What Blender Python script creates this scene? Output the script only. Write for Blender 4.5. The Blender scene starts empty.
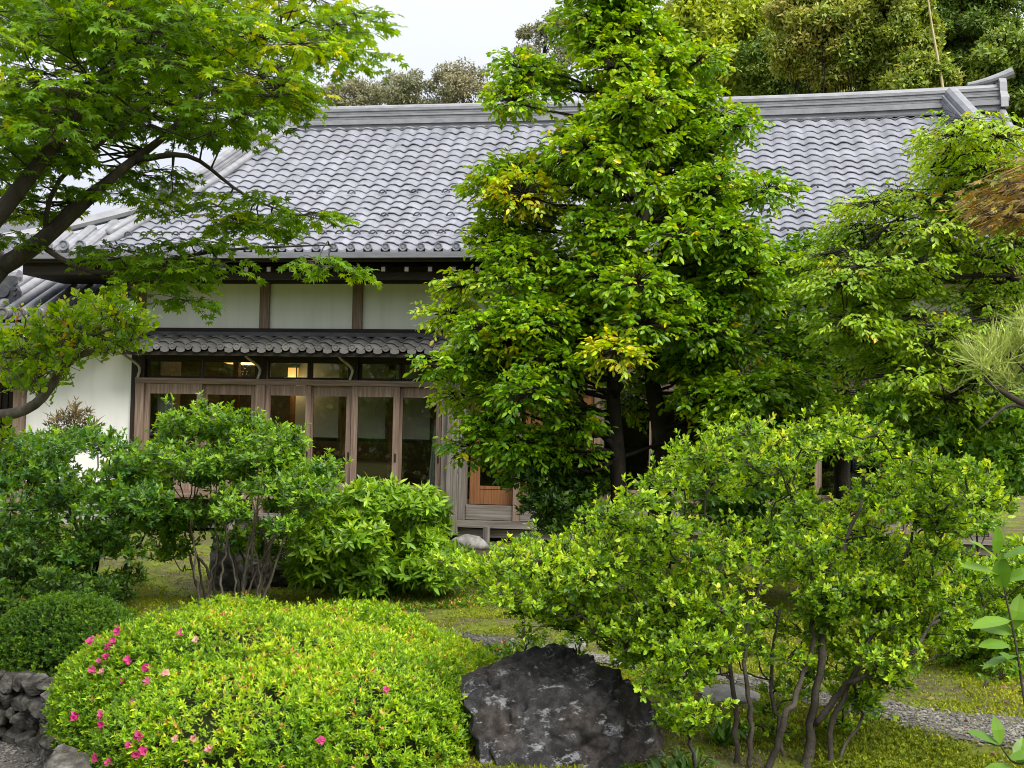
import bpy, bmesh, math
import numpy as np
from mathutils import Vector

R = math.radians
scene = bpy.context.scene
COL = scene.collection

# ------------------------------------------------------------------ camera
F_PX, CAM_Z, PITCH, ROLL = 1200.0, 1.8, R(2.05), 0.02
cam_d = bpy.data.cameras.new("camera")
cam = bpy.data.objects.new("camera", cam_d)
COL.objects.link(cam)
cam_d.sensor_width = 36.0
cam_d.lens = 36.0 * F_PX / 1024.0
cam_d.clip_end = 1000.0
cam_d.clip_start = 0.05
cam.location = (0, 0, CAM_Z)
from mathutils import Matrix
cam.matrix_world = (Matrix.Translation((0, 0, CAM_Z)) @ Matrix.Rotation(R(90) + PITCH, 4, 'X') @ Matrix.Rotation(ROLL, 4, 'Z'))
scene.camera = cam

# ------------------------------------------------------------------ world, sun, exposure
SUN_EL, SUN_AZ = R(50), R(142)           # azimuth clockwise from +Y (north)
world = bpy.data.worlds.new("World")
scene.world = world
world.use_nodes = True
wt = world.node_tree
wt.nodes.clear()
wo = wt.nodes.new("ShaderNodeOutputWorld")
wb = wt.nodes.new("ShaderNodeBackground")
sky = wt.nodes.new("ShaderNodeTexSky")
sky.sky_type = 'NISHITA'
sky.sun_disc = False
sky.sun_elevation = SUN_EL
sky.sun_rotation = SUN_AZ
sky.air_density = 1.0
sky.dust_density = 3.0
# thin even cloud cover over the sky
cn = wt.nodes.new("ShaderNodeTexNoise")
cn.inputs["Scale"].default_value = 2.2
cn.inputs["Detail"].default_value = 5
cr = wt.nodes.new("ShaderNodeValToRGB")
cr.color_ramp.elements[0].position = 0.3
cr.color_ramp.elements[0].color = (5.3, 5.45, 5.95, 1)
cr.color_ramp.elements[1].position = 0.7
cr.color_ramp.elements[1].color = (5.95, 6.05, 6.4, 1)
mx = wt.nodes.new("ShaderNodeMix")
mx.data_type = 'RGBA'
mx.inputs[0].default_value = 0.88
tc = wt.nodes.new("ShaderNodeTexCoord")
wt.links.new(tc.outputs["Generated"], cn.inputs["Vector"])
wt.links.new(cn.outputs["Fac"], cr.inputs["Fac"])
wt.links.new(sky.outputs["Color"], mx.inputs[6])
sx = wt.nodes.new("ShaderNodeSeparateXYZ")
wt.links.new(tc.outputs["Generated"], sx.inputs[0])
mr = wt.nodes.new("ShaderNodeMapRange")
mr.inputs["From Min"].default_value = 0.0; mr.inputs["From Max"].default_value = 0.9
mr.inputs["To Min"].default_value = 0.52; mr.inputs["To Max"].default_value = 1.55
wt.links.new(sx.outputs["Z"], mr.inputs["Value"])
cm = wt.nodes.new("ShaderNodeMix"); cm.data_type = 'RGBA'; cm.blend_type = 'MULTIPLY'; cm.inputs[0].default_value = 1.0
wt.links.new(cr.outputs["Color"], cm.inputs[6])
wt.links.new(mr.outputs["Result"], cm.inputs[7])
wt.links.new(cm.outputs[2], mx.inputs[7])
wt.links.new(mx.outputs[2], wb.inputs["Color"])
wb.inputs["Strength"].default_value = 0.112
wt.links.new(wb.outputs["Background"], wo.inputs["Surface"])

sd = bpy.data.lights.new("sun", 'SUN')
sd.energy = 3.6
sd.angle = R(38)
sd.color = (1.0, 0.955, 0.87)
sun = bpy.data.objects.new("sun", sd)
COL.objects.link(sun)
sv = Vector((math.sin(SUN_AZ) * math.cos(SUN_EL), math.cos(SUN_AZ) * math.cos(SUN_EL), math.sin(SUN_EL)))
sun.rotation_euler = sv.to_track_quat('Z', 'Y').to_euler()

scene.view_settings.view_transform = 'Standard'
scene.view_settings.look = 'None'
scene.view_settings.exposure = 0.92
scene.view_settings.gamma = 1.0
scene.view_settings.use_curve_mapping = False
cy = scene.cycles
cy.max_bounces = 7
cy.diffuse_bounces = 5
cy.glossy_bounces = 3
cy.transmission_bounces = 4
cy.transparent_max_bounces = 12
cy.caustics_reflective = False
cy.caustics_refractive = False
cy.sample_clamp_indirect = 6.0
cy.use_denoising = True
cy.filter_width = 1.0

# ------------------------------------------------------------------ helpers: pixels <-> world, tags
def ray(px, py):
    x = (px - 512) / F_PX
    y = (384 - py) / F_PX
    c, s = math.cos(ROLL), math.sin(ROLL)
    x, y = c * x - s * y, s * x + c * y
    cp, sp = math.cos(PITCH), math.sin(PITCH)
    return np.array([x, cp - sp * y, sp + cp * y])

CAMP = np.array([0, 0, CAM_Z])

def at(px, py, Y):
    d = ray(px, py)
    return CAMP + d * (Y / d[1])

def ground_at(px, py, z=0.0):
    d = ray(px, py)
    return CAMP + d * ((z - CAM_Z) / d[2])

def tag(o, label=None, cat=None, group=None, kind=None):
    if label: o["label"] = label
    if cat: o["category"] = cat
    if group: o["group"] = group
    if kind: o["kind"] = kind
    return o

def empty(name, loc=(0, 0, 0), rz=0.0, **kw):
    o = bpy.data.objects.new(name, None)
    COL.objects.link(o)
    o.location = loc
    o.rotation_euler = (0, 0, rz)
    o.empty_display_size = 0.1
    return tag(o, **kw)

def link_mesh(name, me, mat=None, parent=None, smooth=False):
    o = bpy.data.objects.new(name, me)
    COL.objects.link(o)
    if mat is not None:
        for m in (mat if isinstance(mat, (list, tuple)) else [mat]):
            me.materials.append(m)
    if parent is not None:
        o.parent = parent
    me.polygons.foreach_set("use_smooth", np.full(len(me.polygons), bool(smooth)))
    return o

def raw_mesh(name, verts, loops, sizes, attrs=None, mat_idx=None):
    """mesh from numpy arrays: verts (n,3), flat loop vertex indices, polygon sizes, face float attributes"""
    me = bpy.data.meshes.new(name)
    verts = np.ascontiguousarray(verts, dtype=np.float32)
    loops = np.ascontiguousarray(loops, dtype=np.int32)
    sizes = np.ascontiguousarray(sizes, dtype=np.int32)
    me.vertices.add(len(verts))
    me.vertices.foreach_set("co", verts.ravel())
    me.loops.add(len(loops))
    me.loops.foreach_set("vertex_index", loops)
    me.polygons.add(len(sizes))
    starts = np.concatenate(([0], np.cumsum(sizes)[:-1])).astype(np.int32)
    me.polygons.foreach_set("loop_start", starts)
    me.polygons.foreach_set("loop_total", sizes)
    if mat_idx is not None:
        me.polygons.foreach_set("material_index", np.ascontiguousarray(mat_idx, dtype=np.int32))
    for k, v in (attrs or {}).items():
        a = me.attributes.new(k, 'FLOAT', 'FACE')
        a.data.foreach_set("value", np.ascontiguousarray(v, dtype=np.float32))
    me.update(calc_edges=True)
    me.validate()
    return me

class Acc:
    """collects vertices and faces of any size"""
    def __init__(self):
        self.v, self.l, self.s, self.n = [], [], [], 0
        self.at = []
    def add(self, verts, loops, sizes, **attrs):
        verts = np.asarray(verts, float).reshape(-1, 3)
        self.v.append(verts)
        self.l.append(np.asarray(loops, int).ravel() + self.n)
        self.s.append(np.asarray(sizes, int).ravel())
        self.at.append({k: np.broadcast_to(np.asarray(val, float), (len(self.s[-1]),)) for k, val in attrs.items()})
        self.n += len(verts)
    def box(self, x0, x1, y0, y1, z0, z1, **attrs):
        v = [(x0, y0, z0), (x1, y0, z0), (x1, y1, z0), (x0, y1, z0), (x0, y0, z1), (x1, y0, z1), (x1, y1, z1), (x0, y1, z1)]
        f = [0, 3, 2, 1, 4, 5, 6, 7, 0, 1, 5, 4, 1, 2, 6, 5, 2, 3, 7, 6, 3, 0, 4, 7]
        self.add(v, f, [4] * 6, **attrs)
        return self
    def tube(self, pts, radii, sides=8, cap=True):
        pts = np.asarray(pts, float)
        n = len(pts)
        radii = np.broadcast_to(np.asarray(radii, float), (n,))
        t = np.gradient(pts, axis=0)
        t /= np.linalg.norm(t, axis=1)[:, None] + 1e-9
        ref = np.array([0.31, 0.87, 0.38])
        if abs(t.mean(0) @ ref) > 0.85 * np.linalg.norm(t.mean(0)):
            ref = np.array([0.9, -0.2, 0.38])
        a = np.cross(t, ref)
        a /= np.linalg.norm(a, axis=1)[:, None] + 1e-9
        b = np.cross(t, a)
        th = np.arange(sides) * 2 * math.pi / sides
        ring = a[:, None, :] * np.cos(th)[None, :, None] + b[:, None, :] * np.sin(th)[None, :, None]
        v = (pts[:, None, :] + ring * radii[:, None, None]).reshape(-1, 3)
        i = np.arange(n - 1)[:, None] * sides
        j = np.arange(sides)[None, :]
        k = (j + 1) % sides
        q = np.stack([i + j, i + k, i + sides + k, i + sides + j], -1).reshape(-1)
        loops = q
        sizes = [4] * ((n - 1) * sides)
        if cap:
            loops = np.concatenate([q, np.arange(sides)[::-1], (n - 1) * sides + np.arange(sides)])
            sizes = sizes + [sides, sides]
        self.add(v, loops, sizes)
        return self
    def segs(self, p0, p1, r0, r1):
        """many thin three sided twigs at once"""
        p0 = np.asarray(p0, float); p1 = np.asarray(p1, float)
        N = len(p0)
        if N == 0: return self
        t = p1 - p0
        t /= np.linalg.norm(t, axis=1)[:, None] + 1e-9
        a = np.cross(t, np.array([0.3, 0.8, 0.52]))
        a /= np.linalg.norm(a, axis=1)[:, None] + 1e-9
        b = np.cross(t, a)
        r0 = np.broadcast_to(np.asarray(r0, float), (N,)); r1 = np.broadcast_to(np.asarray(r1, float), (N,))
        out = []
        for p, r in ((p0, r0), (p1, r1)):
            for k in range(3):
                th = k * 2 * math.pi / 3
                out.append(p + (a * math.cos(th) + b * math.sin(th)) * r[:, None])
        v = np.stack(out, 1).reshape(-1, 3)
        f = np.array([0, 1, 4, 3, 1, 2, 5, 4, 2, 0, 3, 5])
        loops = (np.arange(N)[:, None] * 6 + f[None, :]).ravel()
        self.add(v, loops, np.full(N * 3, 4))
        return self
    def build(self, name, mat=None, parent=None, smooth=False):
        keys = sorted({k for d in self.at for k in d})
        attrs = {k: np.concatenate([d[k] if k in d else np.full(len(sz), .5 if k == "tint" else 1.0) for d, sz in zip(self.at, self.s)]) for k in keys}
        me = raw_mesh(name, np.concatenate(self.v), np.concatenate(self.l), np.concatenate(self.s), attrs)
        return link_mesh(name, me, mat, parent, smooth)

def grid_faces(nx, ny):
    """faces of a grid whose vertices are stored row by row: ny rows of nx"""
    i = np.arange(ny - 1)[:, None] * nx
    j = np.arange(nx - 1)[None, :]
    return np.stack([i + j, i + j + 1, i + nx + j + 1, i + nx + j], -1).reshape(-1, 4)

def vnoise(p, seed=0):
    """smooth value noise on (n,3) points, -1..1"""
    p = np.asarray(p, float) + seed * 17.31
    i = np.floor(p).astype(np.int64)
    f = p - i
    f = f * f * (3 - 2 * f)
    def h(x, y, z):
        n = (x * 374761393 + y * 668265263 + z * 2147483647 + seed * 974711) & 0xffffffff
        n = ((n ^ (n >> 13)) * 1274126177) & 0xffffffff
        n = n ^ (n >> 16)
        return (n & 0xffff) / 32767.5 - 1
    r = 0
    for dx in (0, 1):
        for dy in (0, 1):
            for dz in (0, 1):
                w = (f[:, 0] if dx else 1 - f[:, 0]) * (f[:, 1] if dy else 1 - f[:, 1]) * (f[:, 2] if dz else 1 - f[:, 2])
                r = r + w * h(i[:, 0] + dx, i[:, 1] + dy, i[:, 2] + dz)
    return r

def fbm(p, seed=0, oct=4):
    p = np.asarray(p, float)
    r, a, f = 0, 0.55, 1.0
    for k in range(oct):
        r = r + a * vnoise(p * f, seed + k)
        a *= 0.5; f *= 2.1
    return r

# ------------------------------------------------------------------ materials
def mat_new(name):
    m = bpy.data.materials.new(name)
    m.use_nodes = True
    nt = m.node_tree
    b = nt.nodes["Principled BSDF"]
    return m, nt, b

def N(nt, kind, **inp):
    n = nt.nodes.new(kind)
    for k, v in inp.items():
        n.inputs[k.replace("_", " ")].default_value = v
    return n

def ramp(nt, stops):
    n = nt.nodes.new("ShaderNodeValToRGB")
    el = n.color_ramp.elements
    while len(el) < len(stops): el.new(0.5)
    for e, (p, c) in zip(el, stops):
        e.position = p
        e.color = (*c, 1)
    return n

def surf(name, stops, scale=(6, 6, 6), rough=0.7, detail=6, bump=0.0, bscale=30, spec=0.3, dist=0.02, coords="Object", distortion=0.0):
    m, nt, b = mat_new(name)
    tcn = nt.nodes.new("ShaderNodeTexCoord")
    mp = nt.nodes.new("ShaderNodeMapping")
    mp.inputs["Scale"].default_value = scale
    nt.links.new(tcn.outputs[coords], mp.inputs["Vector"])
    no = N(nt, "ShaderNodeTexNoise", Scale=1.0, Detail=detail, Roughness=0.6, Distortion=distortion)
    nt.links.new(mp.outputs["Vector"], no.inputs["Vector"])
    rp = ramp(nt, stops)
    nt.links.new(no.outputs["Fac"], rp.inputs["Fac"])
    nt.links.new(rp.outputs["Color"], b.inputs["Base Color"])
    b.inputs["Roughness"].default_value = rough
    b.inputs["Specular IOR Level"].default_value = spec
    if bump:
        n2 = N(nt, "ShaderNodeTexNoise", Scale=bscale, Detail=6, Roughness=0.65)
        nt.links.new(tcn.outputs[coords], n2.inputs["Vector"])
        bp = N(nt, "ShaderNodeBump", Strength=bump, Distance=dist)
        nt.links.new(n2.outputs["Fac"], bp.inputs["Height"])
        nt.links.new(bp.outputs["Normal"], b.inputs["Normal"])
    return m

def leaf_mat(name, stops, rough=0.42, trans=0.4, spec=0.45, gain=1.18, hue=0.490):
    """leaf colour from the face attributes tint (old to young leaf) and val (leaf to leaf variation)"""
    m, nt, b = mat_new(name)
    at_ = nt.nodes.new("ShaderNodeAttribute"); at_.attribute_name = "tint"
    av = nt.nodes.new("ShaderNodeAttribute"); av.attribute_name = "val"
    rp = ramp(nt, stops)
    nt.links.new(at_.outputs["Fac"], rp.inputs["Fac"])
    hs = nt.nodes.new("ShaderNodeHueSaturation")
    nt.links.new(rp.outputs["Color"], hs.inputs["Color"])
    mv = nt.nodes.new("ShaderNodeMath"); mv.operation = 'MULTIPLY'; mv.inputs[1].default_value = gain
    nt.links.new(av.outputs["Fac"], mv.inputs[0])
    nt.links.new(mv.outputs[0], hs.inputs["Value"])
    hs.inputs["Hue"].default_value = hue
    hs.inputs["Saturation"].default_value = 1.04
    nt.links.new(hs.outputs["Color"], b.inputs["Base Color"])
    b.inputs["Roughness"].default_value = rough
    b.inputs["Specular IOR Level"].default_value = spec
    tr = nt.nodes.new("ShaderNodeBsdfTranslucent")
    h2 = nt.nodes.new("ShaderNodeHueSaturation")
    h2.inputs["Hue"].default_value = 0.485
    h2.inputs["Saturation"].default_value = 1.1
    h2.inputs["Value"].default_value = 1.5
    nt.links.new(hs.outputs["Color"], h2.inputs["Color"])
    nt.links.new(h2.outputs["Color"], tr.inputs["Color"])
    ms = nt.nodes.new("ShaderNodeMixShader")
    ms.inputs[0].default_value = trans
    nt.links.new(b.outputs[0], ms.inputs[1])
    nt.links.new(tr.outputs[0], ms.inputs[2])
    nt.links.new(ms.outputs[0], nt.nodes["Material Output"].inputs["Surface"])
    return m

M = {}
M["camellia"] = leaf_mat("camellia_leaf", [(0, (.03, .09, .010)), (.4, (.075, .19, .012)), (.75, (.18, .33, .018)), (.93, (.28, .40, .02)), (1, (.50, .44, .025))], rough=.34, trans=.36, hue=0.494)
M["azalea"] = leaf_mat("azalea_leaf", [(0, (.040, .115, .016)), (.4, (.125, .255, .020)), (.75, (.27, .43, .030)), (.95, (.40, .52, .05)), (1, (.48, .50, .08))], rough=.45)
M["clipped"] = leaf_mat("clipped_azalea_leaf", [(0, (.045, .12, .014)), (.4, (.12, .245, .016)), (.75, (.25, .405, .025)), (.94, (.38, .48, .03)), (1, (.34, .16, .06))], rough=.5, hue=0.494)
M["midgreen"] = leaf_mat("midgreen_leaf", [(0, (.035, .11, .018)), (.5, (.115, .235, .02)), (.85, (.21, .35, .03)), (1, (.28, .40, .05))], rough=.42, hue=0.494)
M["darkgreen"] = leaf_mat("darkgreen_leaf", [(0, (.020, .06, .012)), (.5, (.06, .14, .016)), (.9, (.14, .24, .022)), (.975, (.18, .28, .03)), (1, (.34, .13, .05))], rough=.42)
M["maple"] = leaf_mat("maple_leaf", [(0, (.032, .095, .007)), (.5, (.082, .19, .008)), (.85, (.19, .32, .014)), (1, (.36, .40, .02))], rough=.5, trans=.45, spec=.3)
M["freshgreen"] = leaf_mat("fresh_drooping_leaf", [(0, (.055, .16, .013)), (.5, (.165, .295, .022)), (.85, (.29, .41, .035)), (1, (.38, .33, .05))], rough=.45, trans=.4, hue=0.494)
M["myrtle"] = leaf_mat("myrtle_leaf", [(0, (.04, .13, .008)), (.5, (.14, .30, .012)), (.8, (.29, .42, .02)), (.92, (.48, .36, .04)), (1, (.52, .18, .05))], rough=.42, trans=.4)
M["hill"] = leaf_mat("hill_leaf", [(0, (.05, .10, .018)), (.4, (.14, .205, .03)), (.75, (.29, .32, .055)), (1, (.42, .34, .12))], rough=.6, trans=.25, gain=1.1, hue=0.505)
M["bamboo_leaf"] = leaf_mat("bamboo_leaf", [(0, (.14, .20, .02)), (.5, (.30, .36, .03)), (1, (.46, .45, .05))], rough=.6, trans=.3, gain=1.0, hue=0.51)
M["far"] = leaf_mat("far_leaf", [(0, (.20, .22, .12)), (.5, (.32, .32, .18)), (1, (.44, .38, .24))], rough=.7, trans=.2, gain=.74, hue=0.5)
M["redmaple"] = leaf_mat("bronze_laceleaf", [(0, (.08, .055, .015)), (.5, (.20, .12, .025)), (1, (.26, .24, .04))], rough=.55, trans=.35, gain=1.05, hue=0.5)
M["bronze"] = leaf_mat("bronze_leaf", [(0, (.05, .05, .02)), (.5, (.12, .10, .04)), (1, (.20, .13, .06))], rough=.5, gain=1.05, hue=0.5)
M["litter"] = leaf_mat("dry_leaf", [(0, (.06, .035, .018)), (.6, (.17, .10, .045)), (1, (.30, .22, .08))], rough=.8, trans=.1, spec=.2, gain=1.05, hue=0.5)
M["pine"] = leaf_mat("pine_needle", [(0, (.10, .17, .03)), (.5, (.26, .34, .09)), (1, (.42, .47, .15))], rough=.45, trans=.15)
M["grass"] = leaf_mat("moss_tuft", [(0, (.06, .10, .010)), (.45, (.14, .19, .014)), (.8, (.25, .295, .02)), (1, (.33, .30, .05))], rough=.7, trans=.25, spec=.2, gain=1.1, hue=0.49)
M["petal"] = leaf_mat("pink_petal", [(0, (.42, .045, .16)), (.6, (.55, .12, .26)), (1, (.60, .36, .28))], rough=.5, trans=.35, spec=.2, gain=1.0, hue=0.5)
M["bark"] = surf("bark", [(.3, (.018, .015, .012)), (.55, (.055, .046, .036)), (.75, (.12, .11, .09))], scale=(9, 9, 4), rough=.9, bump=.6, bscale=40)
M["bark_pale"] = surf("pale_bark", [(.3, (.05, .042, .032)), (.55, (.13, .11, .085)), (.75, (.25, .225, .18))], scale=(12, 12, 5), rough=.88, bump=.5, bscale=50)
M["bark_dark"] = surf("dark_bark", [(.3, (.009, .008, .006)), (.6, (.028, .023, .017)), (.8, (.06, .055, .042))], scale=(9, 9, 4), rough=.9, bump=.6, bscale=40)
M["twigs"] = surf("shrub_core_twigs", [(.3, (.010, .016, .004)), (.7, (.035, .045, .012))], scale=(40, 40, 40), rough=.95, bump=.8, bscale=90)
M["plaster"] = surf("white_plaster", [(.25, (.66, .665, .64)), (.5, (.77, .77, .755)), (.75, (.81, .81, .80))], scale=(3.0, 3.0, .4), rough=.85, spec=.15, bump=.05, bscale=60)
M["plaster_aged"] = surf("aged_plaster", [(.25, (.64, .66, .60)), (.5, (.73, .75, .69)), (.75, (.78, .79, .75))], scale=(4.5, 4.5, .5), detail=10, rough=.85, spec=.15, bump=.05, bscale=60)
WOODV = [(.28, (.11, .072, .052)), (.5, (.205, .142, .108)), (.72, (.31, .235, .19))]
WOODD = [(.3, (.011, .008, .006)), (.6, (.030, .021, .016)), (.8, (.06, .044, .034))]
WOODG = [(.28, (.085, .072, .062)), (.5, (.17, .148, .13)), (.72, (.27, .245, .22))]
WOODO = [(.28, (.12, .048, .018)), (.5, (.22, .095, .038)), (.72, (.31, .15, .06))]
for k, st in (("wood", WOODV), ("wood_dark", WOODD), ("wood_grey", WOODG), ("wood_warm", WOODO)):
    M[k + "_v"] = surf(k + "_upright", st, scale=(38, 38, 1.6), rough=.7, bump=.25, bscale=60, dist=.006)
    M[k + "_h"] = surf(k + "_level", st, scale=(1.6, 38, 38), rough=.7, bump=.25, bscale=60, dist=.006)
M["stone_pale"] = surf("pale_stone", [(.3, (.13, .125, .11)), (.52, (.24, .23, .21)), (.72, (.42, .41, .38))], scale=(7, 7, 7), rough=.85, bump=.5, bscale=25)
M["concrete"] = surf("concrete", [(.3, (.24, .235, .225)), (.7, (.36, .355, .34))], scale=(4, 4, 4), rough=.9, bump=.3, bscale=60)
M["stone_dark"] = surf("dark_stone", [(.3, (.022, .020, .019)), (.52, (.07, .064, .058)), (.68, (.15, .14, .13))], scale=(5, 5, 6), rough=.85, bump=.8, bscale=18)
M["wallstone"] = surf("wall_stone", [(.3, (.03, .028, .024)), (.5, (.085, .08, .07)), (.7, (.19, .18, .16))], scale=(14, 14, 14), rough=.95, detail=12, bump=1.0, bscale=45, spec=.15)
M["gutter"] = surf("weathered_gutter", [(.3, (.10, .105, .12)), (.7, (.17, .175, .195))], scale=(3, 20, 20), rough=.5, spec=.5)
M["metal_pale"] = surf("pale_metal", [(.3, (.30, .28, .25)), (.7, (.46, .44, .40))], scale=(15, 15, 15), rough=.6)
M["blind"] = surf("blind_cloth", [(.3, (.56, .55, .46)), (.7, (.66, .65, .55))], scale=(60, 60, 3), rough=.9, spec=.1)
M["bamboo_blind"] = surf("bamboo_blind", [(.3, (.22, .12, .04)), (.55, (.42, .25, .09)), (.75, (.58, .38, .16))], scale=(3, 3, 70), rough=.7)
M["curtain"] = surf("curtain_cloth", [(.3, (.62, .62, .58)), (.7, (.74, .74, .70))], scale=(20, 20, 2), rough=.9, spec=.1)
M["paper"] = surf("white_paper", [(.3, (.74, .75, .77)), (.7, (.80, .81, .82))], scale=(9, 9, 9), rough=.9)
M["cane"] = surf("bamboo_cane", [(.3, (.30, .24, .12)), (.7, (.48, .40, .22))], scale=(5, 5, 1.5), rough=.6)
M["void"] = surf("underfloor_shade", [(.3, (.02, .018, .015)), (.7, (.045, .04, .032))], scale=(4, 4, 4), rough=1)  # dark tone for the shade under the floor
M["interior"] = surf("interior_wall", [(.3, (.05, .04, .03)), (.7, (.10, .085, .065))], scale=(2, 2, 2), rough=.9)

def tile_mat(name, lo, hi, rough):
    m, nt, b = mat_new(name)
    a = nt.nodes.new("ShaderNodeAttribute"); a.attribute_name = "tint"
    rp = ramp(nt, [(0, lo), (1, hi)])
    nt.links.new(a.outputs["Fac"], rp.inputs["Fac"])
    tcn = nt.nodes.new("ShaderNodeTexCoord")
    no = N(nt, "ShaderNodeTexNoise", Scale=2.3, Detail=7, Roughness=0.7)
    nt.links.new(tcn.outputs["Object"], no.inputs["Vector"])
    r2 = ramp(nt, [(.3, (.72, .72, .70)), (.7, (1.12, 1.12, 1.14))])
    nt.links.new(no.outputs["Fac"], r2.inputs["Fac"])
    mm = nt.nodes.new("ShaderNodeMix"); mm.data_type = 'RGBA'; mm.blend_type = 'MULTIPLY'
    mm.inputs[0].default_value = 1
    nt.links.new(rp.outputs["Color"], mm.inputs[6]); nt.links.new(r2.outputs["Color"], mm.inputs[7])
    nt.links.new(mm.outputs[2], b.inputs["Base Color"])
    b.inputs["Roughness"].default_value = rough
    b.inputs["Specular IOR Level"].default_value = .6
    return m
M["tile"] = tile_mat("smoked_roof_tile", (.150, .158, .185), (.205, .212, .243), .5)
M["pebble"] = tile_mat("pebble_stone", (.05, .046, .04), (.25, .235, .20), .9)
M["tile_old"] = tile_mat("old_grey_tile", (.115, .112, .108), (.20, .195, .185), .5)
M["tile_plain"] = surf("ridge_tile", [(.3, (.15, .155, .17)), (.7, (.24, .245, .265))], scale=(5, 5, 9), rough=.45, spec=.5)
M["dark_tile_and_shade"] = surf("black_tile_and_gap_shade", [(.3, (.045, .047, .055)), (.7, (.10, .103, .118))], scale=(5, 5, 9), rough=.5)  # dark tile colour, also the shade painted into gaps under the tiles

def glass_mat(name, tint):
    m, nt, b = mat_new(name)
    nt.nodes.remove(b)
    tr = nt.nodes.new("ShaderNodeBsdfTransparent"); tr.inputs[0].default_value = (*tint, 1)
    gl = nt.nodes.new("ShaderNodeBsdfGlossy"); gl.inputs["Roughness"].default_value = .015
    fr = nt.nodes.new("ShaderNodeFresnel"); fr.inputs["IOR"].default_value = 1.6
    ms = nt.nodes.new("ShaderNodeMixShader")
    nt.links.new(fr.outputs[0], ms.inputs[0]); nt.links.new(tr.outputs[0], ms.inputs[1]); nt.links.new(gl.outputs[0], ms.inputs[2])
    nt.links.new(ms.outputs[0], nt.nodes["Material Output"].inputs["Surface"])
    return m
M["glass"] = glass_mat("window_glass", (.86, .88, .87))
M["glass_blue"] = glass_mat("blue_glass", (.25, .33, .5))

def emit_mat(name, col, s):
    m, nt, b = mat_new(name)
    no = N(nt, "ShaderNodeTexNoise", Scale=9.0)
    rp = ramp(nt, [(.3, tuple(c * .8 for c in col)), (.7, col)])
    nt.links.new(no.outputs["Fac"], rp.inputs["Fac"])
    nt.links.new(rp.outputs["Color"], b.inputs["Emission Color"])
    b.inputs["Emission Strength"].default_value = s
    b.inputs["Base Color"].default_value = (.6, .5, .3, 1)
    return m
M["lamp"] = emit_mat("lit_paper_shade", (1.0, .50, .10), .6)

def ground_mat(name, stops_a, stops_b, sa, sb, mixs, bump, bscale):
    m, nt, b = mat_new(name)
    tcn = nt.nodes.new("ShaderNodeTexCoord")
    cols = []
    for st, sc in ((stops_a, sa), (stops_b, sb)):
        no = N(nt, "ShaderNodeTexNoise", Scale=sc, Detail=9, Roughness=.7)
        nt.links.new(tcn.outputs["Object"], no.inputs["Vector"])
        rp = ramp(nt, st)
        nt.links.new(no.outputs["Fac"], rp.inputs["Fac"])
        cols.append(rp)
    nm = N(nt, "ShaderNodeTexNoise", Scale=mixs, Detail=7, Roughness=.65)
    nt.links.new(tcn.outputs["Object"], nm.inputs["Vector"])
    rm = ramp(nt, [(.43, (0, 0, 0)), (.55, (1, 1, 1))])
    nt.links.new(nm.outputs["Fac"], rm.inputs["Fac"])
    mm = nt.nodes.new("ShaderNodeMix"); mm.data_type = 'RGBA'
    nt.links.new(rm.outputs["Color"], mm.inputs[0])
    nt.links.new(cols[0].outputs["Color"], mm.inputs[6]); nt.links.new(cols[1].outputs["Color"], mm.inputs[7])
    nt.links.new(mm.outputs[2], b.inputs["Base Color"])
    b.inputs["Roughness"].default_value = .95
    b.inputs["Specular IOR Level"].default_value = .15
    vb = N(nt, "ShaderNodeTexNoise", Scale=bscale, Detail=8, Roughness=.75)
    nt.links.new(tcn.outputs["Object"], vb.inputs["Vector"])
    bp = N(nt, "ShaderNodeBump", Strength=bump, Distance=.03)
    nt.links.new(vb.outputs["Fac"], bp.inputs["Height"])
    nt.links.new(bp.outputs["Normal"], b.inputs["Normal"])
    return m
M["ground"] = ground_mat("mossy_ground", [(.3, (.07, .10, .015)), (.55, (.155, .19, .02)), (.75, (.24, .26, .03))],
                         [(.3, (.05, .042, .028)), (.5, (.105, .095, .05)), (.7, (.17, .165, .04))], 9, 14, 1.7, .9, 45)
M["path"] = ground_mat("gravel_path", [(.3, (.13, .125, .12)), (.5, (.18, .165, .14)), (.68, (.30, .28, .24))],
                       [(.3, (.08, .073, .065)), (.5, (.17, .16, .145)), (.7, (.33, .315, .29))], 40, 75, 3, 1.0, 90)

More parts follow.
